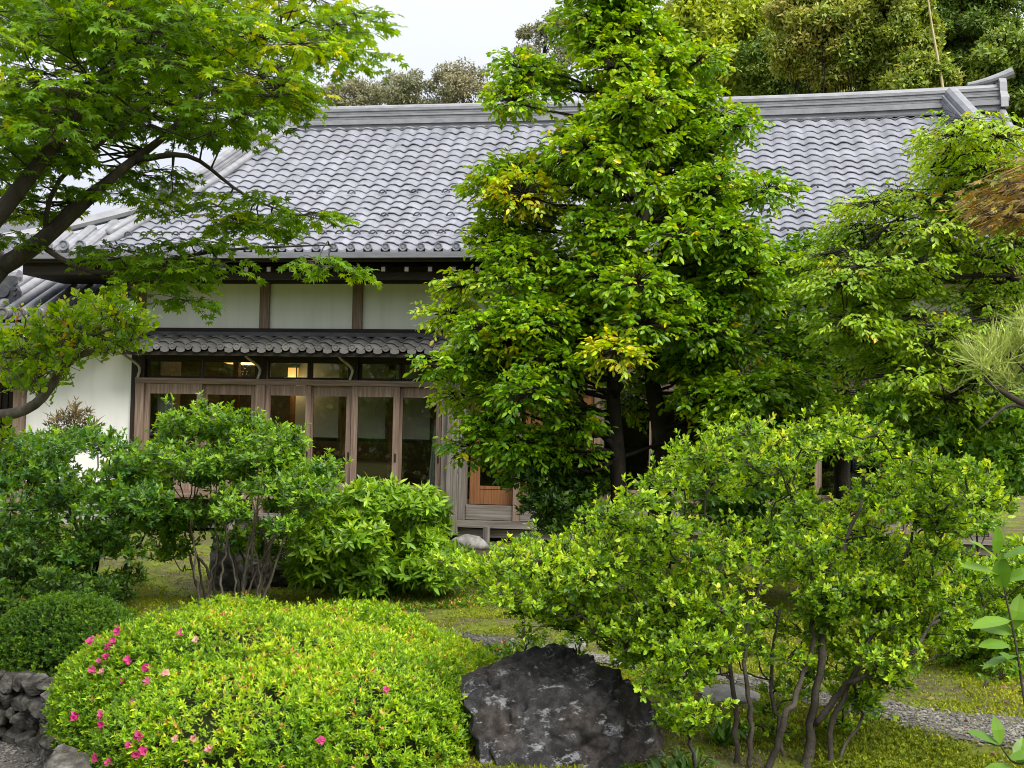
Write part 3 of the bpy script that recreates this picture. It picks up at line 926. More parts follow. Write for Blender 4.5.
# things hanging inside the hall
def blind(u0, u1, v, w0, w1, mat, label, cat="blind", group=None, name="roller_blind"):
    o = empty(name, hall_pt(u0, v, w0), -HTH, label=label, cat=cat, group=group)
    a = Acc()
    n = 20
    us = np.linspace(0, u1 - u0, n)
    P = np.concatenate([np.stack([us, .004 * np.sin(us * 9), np.full(n, z)], -1) for z in (0, (w1 - w0) / 2, w1 - w0)])
    a.add(P, grid_faces(n, 3).ravel(), np.full((n - 1) * 2, 4))
    a.build("blind_cloth", M[mat], o)
    b = Acc(); b.box(0, u1 - u0, -.012, .012, -.03, .0); b.build("bottom_bar", M["wood_dark_h"], o)
    return o
GB = "roller blinds behind the glass doors"
for a, b, lab in ((-3.88, -3.12, "grey roller blind half lowered behind the glass door right of the middle post"),
                  (-2.98, -2.30, "grey roller blind half lowered behind the glass door left of the meeting stiles"),
                  (-2.13, -1.53, "grey roller blind half lowered behind the glass door right of the meeting stiles"),
                  (-1.38, -.80, "grey roller blind half lowered behind the last glass door beside the curtain")):
    blind(a, b, .93, 1.56, 3.18, "blind", lab, group=GB)
blind(-6.0, -5.28, 1.0, 1.3, 3.1, "bamboo_blind", "golden brown bamboo blind behind the leftmost glass door", name="bamboo_blind")
nb = Acc(); nb.box(-.14, .14, -.004, .004, 0, .36)
o = nb.build("paper_notice", M["paper"]); o.location = hall_pt(-5.42, .5, 1.50); o.rotation_euler = (0, 0, -HTH)
tag(o, "small white sheet of paper standing behind the leftmost glass door", "paper")

def curtain(u, v, w0, w1, wid, label, flare=0.5):
    a = Acc()
    n, m = 26, 9
    t = np.linspace(0, 1, n)
    P = []
    for z in np.linspace(0, 1, m):
        ww = wid * (1 - flare * z)
        P.append(np.stack([ww * (t - .5), .03 * np.sin(t * 30 + z), np.full(n, w0 + (w1 - w0) * z)], -1))
    P = np.concatenate(P)
    a.add(P, grid_faces(n, m).ravel(), np.full((n - 1) * (m - 1), 4))
    o = a.build("curtain", M["curtain"], smooth=True)
    o.location = hall_pt(u, v, 0); o.rotation_euler = (0, 0, -HTH)
    return tag(o, label, "curtain")
curtain(-1.22, .12, .66, 1.9, .30, "pale curtain gathered at the right end of the glass doors beside the thick post", .7)
curtain(-5.95, .3, 1.3, 2.4, .32, "cream curtain drawn aside behind the leftmost glass door", .1)

# lamps
def pendant():
    o = empty("ceiling_lamp", hall_pt(-5.02, 1.5, 2.86), -HTH, label="wide flat ceiling lamp glowing yellow behind the transom glass", cat="lamp")
    a = Acc()
    t = np.linspace(0, 2 * math.pi, 25)[:-1]
    for i, (r, z) in enumerate(((.02, -.05), (.30, -.045), (.36, -.01), (.33, .03), (.02, .05))):
        pass
    prof_ = [(.02, -.05), (.32, -.045), (.42, -.01), (.38, .03), (.02, .05)]
    P = np.concatenate([np.stack([r * np.cos(t), r * np.sin(t), np.full(24, z)], -1) for r, z in prof_])
    L, S = [], []
    for i in range(len(prof_) - 1):
        for j in range(24):
            k = (j + 1) % 24
            L += [i * 24 + j, i * 24 + k, (i + 1) * 24 + k, (i + 1) * 24 + j]; S.append(4)
    a.add(P, L, S)
    a.build("lamp_shade", M["lamp"], o, smooth=True)
    c = Acc(); c.tube([(0, 0, .05), (0, 0, .36)], .012, 6); c.build("cord", M["wood_dark_v"], o)
    c = Acc()
    for k in range(4):
        ang = k * math.pi / 2
        c.tube([(.05 * math.cos(ang), .05 * math.sin(ang), -.058), (.42 * math.cos(ang), .42 * math.sin(ang), -.018)], .008, 5)
    c.build("lamp_frame", M["wood_dark_v"], o)
pendant()
def lamp_light(p, watts):
    l = bpy.data.lights.new("lamp_light", 'POINT'); l.energy = watts; l.color = (1, .72, .36); l.shadow_soft_size = .12
    o = bpy.data.objects.new("lamp_light", l); COL.objects.link(o); o.location = p
lamp_light(hall_pt(-5.02, 1.5, 2.70), 22)
lamp_light(hall_pt(-3.92, .7, 2.46), 3)
def lantern():
    o = empty("box_lantern", hall_pt(-3.92, .9, 2.56), -HTH, label="small square paper lantern glowing amber behind the transom glass", cat="lamp")
    a = Acc(); a.box(-.075, .075, -.075, .075, 0, .17); a.build("lamp_shade", M["lamp"], o)
    c = Acc()
    for x in (-.08, .08):
        for y in (-.08, .08):
            c.box(x - .008, x + .008, y - .008, y + .008, -.01, .18)
    c.box(-.09, .09, -.09, .09, .181, .195)
    c.build("lamp_frame", M["wood_dark_v"], o)
    c = Acc(); c.tube([(0, 0, .195), (0, 0, .66)], .008, 6); c.build("cord", M["wood_dark_v"], o)
lantern()
# blue window behind the azalea
wo_ = empty("blue_window", hall_pt(5.05, -.13, .55), -HTH, label="small window with blue glass and an orange brown frame seen through the shrubs", cat="window")
a = Acc()
for q in ((0, .07, 0, 1.0), (.53, .60, 0, 1.0), (.071, .529, 0, .08), (.071, .529, .92, 1.0)):
    a.box(q[0], q[1], -.03, .03, q[2], q[3])
a.build("window_frame", M["wood_warm_v"], wo_)
a = Acc(); a.box(.072, .528, -.004, .004, .082, .918); a.build("pane", M["glass_blue"], wo_)

# ------------------------------------------------------------------ the left wing
wing = empty("side_wing", hall_pt(-8.0, 0, 0), -HTH, label="low white plastered side wing with its own round tiled roof, left of the hall", cat="building")
def wpart(name, mat, boxes):
    a = Acc()
    for b in boxes: a.box(*b)
    return a.build(name, mat, wing)
wpart("plaster_wall", M["plaster"], [(-.30, 1.60, .02, .12, .72, 3.15)])
wpart("plaster_wall", M["plaster"], [(-3.0, -.55, .72, .80, 2.4, 3.2)])
wpart("post", M["wood_v"], [(-.50, -.31, -.06, .14, .15, 3.15)])
wpart("post", M["wood_dark_v"], [(1.605, 1.72, -.04, .12, .15, 3.3)])
wpart("base_wall", M["concrete"], [(-.31, 1.60, 0, .14, -.2, .55)])
wpart("base_beam", M["wood_v"], [(-.31, 1.60, -.04, .14, .552, .715)])
wpart("dark_recess", M["interior"], [(-3.2, -.55, .8, .9, -.2, 2.4)])
wpart("lattice_door", M["wood_dark_v"], [(-1.5 + i * .12, -1.43 + i * .12, .5, .54, .3, 2.3) for i in range(8)])
wpart("step", M["wood_v"], [(-3.2, -.5, -.1, .45, .28, .40)])
wpart("base_stone", M["concrete"], [(-3.2, -.5, -.02, .5, -.2, .27)])
def wing_roof():
    f = lambda v: 3.42 + (v + 1.0) * .5
    b = Acc()
    vs = np.array([-1.0, 1.0])
    b.add([(-3.5, -1.0, 3.36), (1.55, -1.0, 3.36), (1.55, 1.1, 4.41), (-3.5, 1.1, 4.41)], [0, 1, 2, 3], [4], tint=.2)
    b.build("roof_deck", M["tile_plain"], wing)
    t = Acc(); e = Acc()
    for i in range(17):
        u = -3.3 + i * .29
        v = np.linspace(-1.02, 1.05, 8)
        t.tube(np.stack([np.full(8, u), v, f(v) + .03], -1), .082, 10)
        disc(e, (u, -1.03, f(-1.0) + .03), .10, .05, tint=.4)
    t.build("roof_tiles", M["tile_plain"], wing, smooth=True)
    e.build("eave_tiles", M["tile_old"], wing)
    g = Acc(); g.box(-3.5, 1.6, -1.10, -1.0, 3.20, 3.30); g.build("gutter", M["gutter"], wing)
    g = Acc(); g.box(-3.5, 1.55, -.99, -.92, 3.15, 3.36); g.box(-3.5, 1.55, -.9, 0, 3.20, 3.25); g.build("fascia_board", M["wood_dark_h"], wing)
    # ridge and its demon tile
    r = Acc(); r.tube(np.array([(-3.4, .2, 4.22), (-.62, .2, 4.22)]), .1, 10); r.box(-3.4, -.62, .1, .3, 4.02, 4.2); r.build("ridge", M["tile_plain"], wing)
    o = Acc()
    sh = [(-.26, 0), (.26, 0), (.25, .2), (.18, .32), (.16, .44), (-.16, .44), (-.18, .32), (-.25, .2)]
    nn = len(sh)
    c = np.array([-.42, -.55, 3.68])
    P = [(c[0] + q[0], c[1], c[2] + q[1]) for q in sh] + [(c[0] + q[0], c[1] + .1, c[2] + q[1]) for q in sh]
    L = list(range(nn)) + list(range(nn, 2 * nn)); S = [nn, nn]
    for i in range(nn):
        j = (i + 1) % nn
        L += [i, j, j + nn, i + nn]; S.append(4)
    o.add(P, L, S)
    o.tube([(c[0], c[1] - .05, c[2] + .2), (c[0], c[1], c[2] + .2)], .12, 12)
    for sx in (-1, 1):
        for k in range(4):
            o.tube([(c[0] + sx * .2, c[1] - .03, c[2] + .05 + k * .09), (c[0] + sx * .2, c[1], c[2] + .05 + k * .09)], .03, 8)
    o.build("ridge_end_ornament", M["dark_tile_and_shade"], wing)
    # small pent roof at the far left
    p = Acc(); e = Acc()
    for i in range(9):
        u = -2.9 + i * .27
        v = np.linspace(-.75, .6, 4)
        p.tube(np.stack([np.full(4, u), v, 2.86 + (v + .75) * .4], -1), .075, 9)
        disc(e, (u, -.76, 2.87), .09, .04, tint=.5)
    p.add([(-3.2, -.75, 2.82), (-.52, -.75, 2.82), (-.52, .7, 3.4), (-3.2, .7, 3.4)], [0, 1, 2, 3], [4])
    p.build("pent_roof_tiles", M["tile_plain"], wing, smooth=True)
    e.build("pent_eave_tiles", M["tile_old"], wing)
    g = Acc(); g.box(-3.2, -.51, -.78, -.7, 2.70, 2.80); g.build("pent_fascia", M["wood_dark_h"], wing)
    c = Acc(); t = np.linspace(0, 1, 8)
    c.tube(np.stack([-1.1 + .55 * t, np.full(8, -.5), 2.48 + .06 * np.sin(t * 5)], -1), .07, 8); c.build("carved_bracket", M["metal_pale"], wing)
wing_roof()

# a white gabled storehouse behind the wing
store = empty("storehouse", (-10.6, 24.0, 0), -HTH, label="white gabled storehouse with a dark roof edge behind the side wing", cat="building")
a = Acc(); a.add([(-2.6, 0, 0), (.6, 0, 0), (.6, 0, 4.9), (-1.0, 0, 6.2), (-2.6, 0, 4.9), (-2.6, 4, 0), (.6, 4, 0), (.6, 4, 4.9), (-1, 4, 6.2), (-2.6, 4, 4.9)],
      [0, 1, 2, 3, 4, 9, 8, 7, 6, 5, 1, 6, 7, 2, 0, 4, 9, 5], [5, 5, 4, 4]); a.build("wall", M["plaster"], store)
a = Acc()
for s in (-1, 1):
    x0, x1 = -1.0, -1.0 + s * 2.1
    a.add([(x0, -.5, 6.35), (x1, -.5, 4.7), (x1, 4.5, 4.7), (x0, 4.5, 6.35), (x0, -.5, 6.2), (x1, -.5, 4.55), (x1, 4.5, 4.55), (x0, 4.5, 6.2)],
          [0, 1, 2, 3, 4, 7, 6, 5, 0, 4, 5, 1, 1, 5, 6, 2, 2, 6, 7, 3], [4] * 5)
a.build("roof", M["dark_tile_and_shade"], store)
a = Acc()
for s in (-1, 1):
    x0, x1 = -1.0, -1.0 + s * 2.15
    a.add([(x0, -.56, 6.30), (x1, -.56, 4.62), (x1, -.56, 4.45), (x0, -.56, 6.12), (x0, -.505, 6.30), (x1, -.505, 4.62), (x1, -.505, 4.45), (x0, -.505, 6.12)],
          [0, 1, 2, 3, 7, 6, 5, 4, 0, 4, 5, 1, 3, 2, 6, 7], [4] * 4)
a.build("bargeboard", M["wood_dark_h"], store)

# ------------------------------------------------------------------ leaves
def norm(a): return a / (np.linalg.norm(a, axis=-1, keepdims=True) + 1e-9)

def T_rhomb(fold=.18):
    v = np.array([(0, 0, 0), (.5, .42, fold * .5), (0, 1, -.10), (-.5, .42, fold * .5), (0, .45, 0)])
    return v, np.array([0, 1, 2, 4, 0, 4, 2, 3]), np.array([4, 4])

def T_ellip(fold=.2, bend=-.16):
    v = np.array([(0, 0, 0), (.36, .22, fold * .36), (.5, .5, fold * .45), (.33, .78, fold * .25 + bend * .5), (0, 1, bend), (-.33, .78, fold * .25 + bend * .5), (-.5, .5, fold * .45), (-.36, .22, fold * .36), (0, .5, 0)])
    return v, np.array([0, 1, 2, 8, 8, 2, 3, 4, 8, 4, 5, 6, 0, 8, 6, 7]), np.array([4, 4, 4, 4])

def T_maple():
    v = [(0, .12, 0)]
    L, S = [], []
    for ang, r in ((-118, .42), (-78, .72), (-38, .93), (0, 1.0), (38, .93), (78, .72), (118, .42)):
        a = math.radians(ang)
        for da, rr, z in ((-19, .48 * r + .06, .02), (0, r, -.12), (19, .48 * r + .06, .02)):
            b = a + math.radians(da)
            v.append((math.sin(b) * rr, .12 + math.cos(b) * rr, z))
        n = len(v)
        L += [0, n - 1, n - 2, n - 3]; S.append(4)
    return np.array(v), np.array(L), np.array(S)

def T_needle():
    return np.array([(-.5, 0, 0), (.5, 0, 0), (0, 1, 0)]), np.array([0, 1, 2]), np.array([3])

TPL = dict(rhomb=T_rhomb(), ellip=T_ellip(), maple=T_maple(), needle=T_needle())

def put_leaves(acc, pos, d, nrm, L, W, shape, tint, val):
    tv, tl, ts = TPL[shape]
    n = len(pos)
    if n == 0: return
    y = norm(d)
    z = nrm - (nrm * y).sum(1, keepdims=True) * y
    z = norm(z)
    x = np.cross(y, z)
    L = np.broadcast_to(L, (n,)); W = np.broadcast_to(W, (n,))
    V = pos[:, None, :] + x[:, None, :] * (tv[None, :, 0] * W[:, None])[..., None] + y[:, None, :] * (tv[None, :, 1] * L[:, None])[..., None] + z[:, None, :] * (tv[None, :, 2] * W[:, None])[..., None]
    loops = (np.arange(n)[:, None] * len(tv) + tl[None, :]).ravel()
    acc.add(V.reshape(-1, 3), loops, np.tile(ts, n), tint=np.repeat(np.clip(tint, 0, 1), len(ts)), val=np.repeat(val, len(ts)))

def rand_dir(rng, n):
    return norm(rng.normal(size=(n, 3)))

def whorls(acc, rng, tips, axis, k, L, W, tint, open_=.75, shape="rhomb", lj=.25):
    """k leaves round each shoot tip, opening from the shoot's axis"""
    n = len(tips)
    if n == 0: return
    ax = norm(axis)
    ref = rand_dir(rng, n)
    a = norm(np.cross(ax, ref)); b = np.cross(ax, a)
    for i in range(k):
        th = 2 * math.pi * i / k + rng.uniform(-.45, .45, n)
        rad = a * np.cos(th)[:, None] + b * np.sin(th)[:, None]
        op = np.clip(open_ + rng.normal(0, .22, n), .1, 1.35)
        d = ax * np.cos(op)[:, None] + rad * np.sin(op)[:, None]
        nr = ax * np.sin(op)[:, None] - rad * np.cos(op)[:, None]
        s = 1 + rng.normal(0, lj, n)
        s = np.clip(s, .45, 1.6)
        put_leaves(acc, tips - ax * (rng.uniform(0, .4, n) * L)[:, None], d + rng.normal(0, .12, (n, 3)), nr + rng.normal(0, .15, (n, 3)), L * s, W * s, shape,
                   tint + rng.normal(0, .06, n), np.clip(rng.normal(1, .16, n), .5, 1.5))

def sprays(acc, wood, rng, org, d, length, k, L, W, shape, tint, droop=.15, ldroop=.15, ang=.9, up=None, nj=.35, twr=.003, vj=.16, petiole=0.0):
    """alternate leaves along many twigs"""
    n = len(org)
    if n == 0: return
    d = norm(d)
    length = np.broadcast_to(length, (n,))
    upv = np.tile(np.array([0, 0, 1.0]), (n, 1)) if up is None else up
    side = norm(np.cross(d, upv + rng.normal(0, .25, (n, 3))))
    pn = norm(np.cross(side, d))
    prev = org
    for i in range(k):
        t = (i + 1.0) / k
        p = org + d * (length * t)[:, None] + np.array([0, 0, -1.0]) * (droop * length * t * t)[:, None]
        if wood is not None and i % 2 == 1:
            wood.segs(prev, p, twr * (1.2 - t * .6), twr * (1.0 - t * .6)); prev = p
        s = 1 if i % 2 else -1
        aa = ang * (1 - .35 * (i == k - 1)) + rng.normal(0, .25, n)
        ld = d * np.cos(aa)[:, None] + side * (s * np.sin(aa))[:, None] + np.array([0, 0, -1.0]) * ldroop
        ld = norm(ld + rng.normal(0, .18, (n, 3)))
        nr = pn + rng.normal(0, nj, (n, 3))
        sc = np.clip(1 + rng.normal(0, .2, n), .5, 1.5)
        put_leaves(acc, p + ld * petiole, ld, nr, L * sc, W * sc, shape, tint + rng.normal(0, .07, n), np.clip(rng.normal(1, vj, n), .5, 1.5))

def in_ball(rng, n, shell=0.0):
    d = rand_dir(rng, n)
    r = (shell ** 3 + (1 - shell ** 3) * rng.uniform(0, 1, n)) ** (1 / 3)
    return d * r[:, None]

def limb(wood, rng, p0, p1, r0, r1, sag=.0, wob=.06, n=9, sides=7):
    p0 = np.asarray(p0, float); p1 = np.asarray(p1, float)
    t = np.linspace(0, 1, n)
    P = p0[None] * (1 - t)[:, None] + p1[None] * t[:, None]
    ln = np.linalg.norm(p1 - p0)
    w = rng.normal(0, wob * ln, (4, 3))
    for i, k in enumerate((1, 2, 3, 5)):
        P += np.sin(t * math.pi * k)[:, None] * w[i][None] / (k ** .8)
    P[:, 2] += sag * ln * np.sin(t * math.pi)
    wood.tube(P, r0 + (r1 - r0) * t ** .8, sides)
    return P

def poly_sample(rng, poly, n):
    """n pixels inside a polygon"""
    poly = np.array(poly, float)
    lo, hi = poly.min(0), poly.max(0)
    out = []
    gap = 40.0
    while len(out) < n:
        p = rng.uniform(lo, hi)
        gap *= .995
        c = False
        j = len(poly) - 1
        for i in range(len(poly)):
            if (poly[i, 1] > p[1]) != (poly[j, 1] > p[1]) and p[0] < (poly[j, 0] - poly[i, 0]) * (p[1] - poly[i, 1]) / (poly[j, 1] - poly[i, 1]) + poly[i, 0]:
                c = not c
            j = i
        if c and all((p[0] - q[0]) ** 2 + (p[1] - q[1]) ** 2 > gap for q in out[-60:]):
            out.append(p)
            gap = max(gap, 12.0)
    return np.array(out)

def finish(root, wood, leaf, wood_name, wm, lm, leaf_name="foliage"):
    if wood is not None and wood.n:
        for v in wood.v: v -= np.array(root.location)
        wood.build(wood_name, M[wm], root, smooth=True)
    if leaf is not None and leaf.n:
        for v in leaf.v: v -= np.array(root.location)
        return leaf.build(leaf_name, M[lm], root)

def crown_clumps(rng, clumps, per, fn):
    for c, r in clumps: fn(c, r, max(3, int(per * r[0] * r[1])))

# ---- the tall camellia in the middle
def camellia():
    rng = np.random.default_rng(11)
    D = 13.2
    base = np.array([*at(640, 560, D)[:2], 0.0])
    base[2] = float(terrain(base[0], base[1]))
    root = empty("camellia_tree", base, label="tall broad evergreen tree with glossy yellowing leaves before the hall", cat="tree")
    wood, leaf = Acc(), Acc()
    sil_y = np.array([-40, 0, 50, 100, 150, 200, 250, 300, 350, 400, 440, 480, 520])
    sil_l = np.array([585, 562, 534, 514, 502, 486, 482, 458, 444, 446, 458, 505, 545])
    sil_r = np.array([625, 648, 690, 738, 755, 772, 792, 815, 830, 835, 800, 720, 660])
    mpp = D / F_PX
    # trunks
    top = at(612, 20, D)
    tr1 = [base + (-.22, 0, -.1), at(620, 520, D), at(617, 440, D), at(610, 380, D - .1), at(628, 300, D), at(650, 200, D + .1), at(640, 120, D), at(622, 50, D), at(608, -10, D)]
    def smooth_path(pts, n=28):
        pts = np.array(pts); t = np.linspace(0, 1, len(pts)); tt = np.linspace(0, 1, n)
        out = np.stack([np.interp(tt, t, pts[:, k]) for k in range(3)], -1)
        for _ in range(3): out[1:-1] = (out[:-2] + 2 * out[1:-1] + out[2:]) / 4
        return out
    P1 = smooth_path(tr1)
    wood.tube(P1, np.linspace(.105, .02, len(P1)), 9)
    P2 = smooth_path([base + (.22, .15, -.1), at(660, 480, D + .2), at(662, 430, D + .2), at(650, 380, D + .3), at(655, 300, D + .5), at(672, 220, D + .4), at(690, 140, D + .3)])
    wood.tube(P2, np.linspace(.15, .02, len(P2)), 9)
    P3 = smooth_path([at(662, 438, D + .2), at(690, 425, D), at(720, 405, D - .2), at(760, 385, D - .3)])
    wood.tube(P3, np.linspace(.075, .02, len(P3)), 7)
    P4 = smooth_path([at(617, 450, D), at(590, 420, D - .2), at(560, 405, D - .4), at(520, 395, D - .5)])
    wood.tube(P4, np.linspace(.05, .015, len(P4)), 7)
    axis = np.concatenate([P1[6:], P2[8:]])
    y = -25.0
    clumps = []
    while y < 475:
        l, r = np.interp(y, sil_y, sil_l), np.interp(y, sil_y, sil_r)
        hw = (r - l) / 2
        cx = (l + r) / 2
        nc = max(5 if y > 20 else 3, int(hw / 15))
        for i in range(nc):
            th = rng.uniform(0, 2 * math.pi)
            q = math.sqrt(rng.uniform(.05, 1)) * (.92 if y < 230 else .86 if y < 440 else .76)
            px = cx + math.cos(th) * q * hw
            dy = math.sin(th) * q * hw * mpp * .8
            c = at(px, y + rng.uniform(-16, 16) + 14 * q, D + dy)
            if y > 430 and px > 690: continue
            if y > 415 and 578 < px < 705: continue
            if 330 < y <= 415 and 590 < px < 668 and dy < .2 and rng.uniform() < .6: continue
            rr = rng.uniform(19, 34) * mpp * (1 if y > 20 else .8)
            clumps.append((c, np.array([rr, rr, rr * .5]), q))
        y += 25
    # a few hand placed sprays that break the outline
    for px, py in ((450, 315), (445, 365), (462, 285), (488, 190), (492, 240), (515, 100), (738, 125), (768, 190), (795, 265), (812, 330), (810, 395), (490, 425), (470, 445), (520, 70), (700, 60), (600, -10), (630, -5), (560, 495), (530, 480), (540, 465), (455, 395), (480, 350)):
        c = at(px, py, D + rng.uniform(-.5, .4)); rr = rng.uniform(20, 28) * mpp
        clumps.append((c, np.array([rr, rr, rr * .5]), 1.0))
    for c, r, q in clumps:
        # limb from the nearest lower point of a trunk
        cand = axis[axis[:, 2] < c[2] - .1]
        if len(cand) == 0: cand = axis[:2]
        j = np.argmin(np.linalg.norm(cand - c, axis=1) + .35 * np.abs(cand[:, 2] - (c[2] - .45)))
        limb(wood, rng, cand[j], c, .026, .008, wob=.05, sides=5, n=7)
        n = int(11 + 1250 * r[0] * r[1])
        p = in_ball(rng, n, .35) * r + c
        out = norm((p - c) / r + rng.normal(0, .3, (n, 3)) + np.array([0, 0, .25]))
        tip_y = (c[2] - base[2]) / 6
        yellow = rng.uniform() < .05
        patch = vnoise((c * 1.3)[None], 21)[0]
        base_t = np.clip(.55 + .14 * patch + .10 * tip_y, 0, 1)
        t = rng.normal(base_t, .13, n) + .25 * (rng.uniform(size=n) < .22)
        if yellow: t = t + .42
        # the reddish yellow young shoots low at the left side
        if c[0] < at(462, 300, D)[0] + .2 and rng.uniform() < .5: t = np.clip(t + .33, 0, .96)
        t = np.where((rng.uniform(size=n) < .5) & (t > .86), t, np.minimum(t, .94))
        t = np.where(rng.uniform(size=n) < .010, 1.0, np.minimum(t, .97 if yellow else .86))
        wood.segs(np.repeat(c[None], n, 0), p, .005, .0028)
        sprays(leaf, wood, rng, p, out * np.array([1, 1, .55]), rng.uniform(.08, .22, n), 6, .070, .035, "ellip", t, droop=.25, ldroop=.5, nj=.5)
    finish(root, wood, leaf, "trunk", "bark_dark", "camellia")
camellia()

def path_px(pts, n=24, sm=3):
    P = np.array([at(*p) for p in pts])
    t = np.concatenate([[0], np.cumsum(np.linalg.norm(np.diff(P, axis=0), axis=1))]); t /= t[-1]
    tt = np.linspace(0, 1, n)
    out = np.stack([np.interp(tt, t, P[:, k]) for k in range(3)], -1)
    for _ in range(sm): out[1:-1] = (out[:-2] + 2 * out[1:-1] + out[2:]) / 4
    return out

# ---- generic shrub made of shoots
def stems_to(wood, rng, bases, clumps, r0=.022, r1=.006, wob=.07, sides=6, paths=()):
    """branching stems: each clump is reached from a stem; stems share lower parts"""
    nodes = [np.array(b, float) for b in bases]
    rad = [r0] * len(nodes)
    for pts, ra, rb in paths:
        P = path_px(pts, 20, 2)
        P[1:-1] += rng.normal(0, .008, (18, 3))
        rr = np.linspace(ra, rb, 20) * np.clip(1 + rng.normal(0, .10, 20), .8, 1.3)
        wood.tube(P, rr, 8)
        for k in range(6, 20, 2):
            nodes.append(P[k]); rad.append(rr[k] * .8)
    order = np.argsort([min(np.linalg.norm(c - b) for b in bases) for c, r in clumps])
    for i in order:
        c, r = clumps[i]
        d = []
        for q, nd in enumerate(nodes):
            e = np.linalg.norm(c - nd)
            up = max(0, nd[2] - c[2] + .05) * 3
            d.append(e + up + (.0 if q < len(bases) else .10))
        j = int(np.argmin(d))
        end = c - np.array([0, 0, r[2] * .5])
        ra = max(rad[j] * .72, r1)
        P = limb(wood, rng, nodes[j], end, ra, max(ra * .5, r1 * .8), wob=wob, sides=sides, n=8)
        for k in (3, 5, 7):
            nodes.append(P[k]); rad.append(max(ra * (.85 - .06 * k), r1))

def shrub(name, label, cat, base_pts, clumps, per, L, W, k, mat, seed, tint=(.5, .15), young=.25, wm="bark", r0=.022, open_=.8, shape="rhomb", shell=.55, up=.6, group=None, wob=.07, leaf_fill=.35, accent=.0, wood_name="stems", shoot=.0, zcut=-.6, paths=()):
    rng = np.random.default_rng(seed)
    base = np.mean(np.array(base_pts), 0)
    root = empty(name, base, label=label, cat=cat, group=group)
    wood, leaf = Acc(), Acc()
    stems_to(wood, rng, base_pts, clumps, r0=r0, wob=wob, paths=paths)
    for c, r in clumps:
        n = int(per * (r[0] * r[1] + r[0] * r[2] + r[1] * r[2]))
        q = in_ball(rng, n, shell)
        q = q[(q[:, 2] > zcut)]
        n = len(q)
        if n < 1: continue
        p = q * r + c
        lump = vnoise(p / (r.mean() * .45), seed)
        p = c + (p - c) * (1 + .22 * lump)[:, None]
        ax = norm(q + np.array([0, 0, up]) + rng.normal(0, .28, (n, 3)))
        t = rng.normal(tint[0], tint[1], n) + .1 * vnoise((c * 2)[None], seed)[0]
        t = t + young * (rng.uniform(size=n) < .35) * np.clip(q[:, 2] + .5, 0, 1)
        t = np.where(rng.uniform(size=n) < accent, 1.0, np.clip(t, 0, .96))
        anchor = c + (p - c) * .35 - np.array([0, 0, r[2] * .15])
        m = rng.uniform(size=n) < .5
        wood.segs(anchor[m], p[m], .0042, .002)
        if shoot:
            ms = rng.uniform(size=n) < .18
            ext = ax[ms] * (rng.uniform(.3, 1, ms.sum()) * shoot)[:, None]
            wood.segs(p[ms], p[ms] + ext, .002, .0015)
            whorls(leaf, rng, p[ms] + ext * .5, ax[ms], 3, L * .8, W * .8, t[ms], open_, shape)
            p = p.copy(); p[ms] += ext
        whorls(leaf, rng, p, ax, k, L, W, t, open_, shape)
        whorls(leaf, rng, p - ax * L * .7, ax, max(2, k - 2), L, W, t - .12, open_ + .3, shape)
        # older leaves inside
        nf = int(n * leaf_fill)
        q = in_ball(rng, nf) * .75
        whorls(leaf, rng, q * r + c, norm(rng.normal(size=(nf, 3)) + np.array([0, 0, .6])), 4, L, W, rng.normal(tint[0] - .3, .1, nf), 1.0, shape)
    finish(root, wood, leaf, wood_name, wm, mat)
    return root

def gp(px, py):
    g = ground_at(px, py); g[2] = float(terrain(g[0], g[1])); return g

def clump_list(rng, poly, n, D0, D1, rx, flat=.6):
    out = []
    for px, py in poly_sample(rng, poly, n):
        D = rng.uniform(D0, D1)
        if D < 8.2 and 818 < px < 862 and 470 < py < 514: continue
        if D > 8.2 and 795 < px < 885 and 440 < py < 530: continue
        r = rng.uniform(*rx) * D / F_PX
        out.append((at(px, py, D), np.array([r, r, r * flat])))
    return out

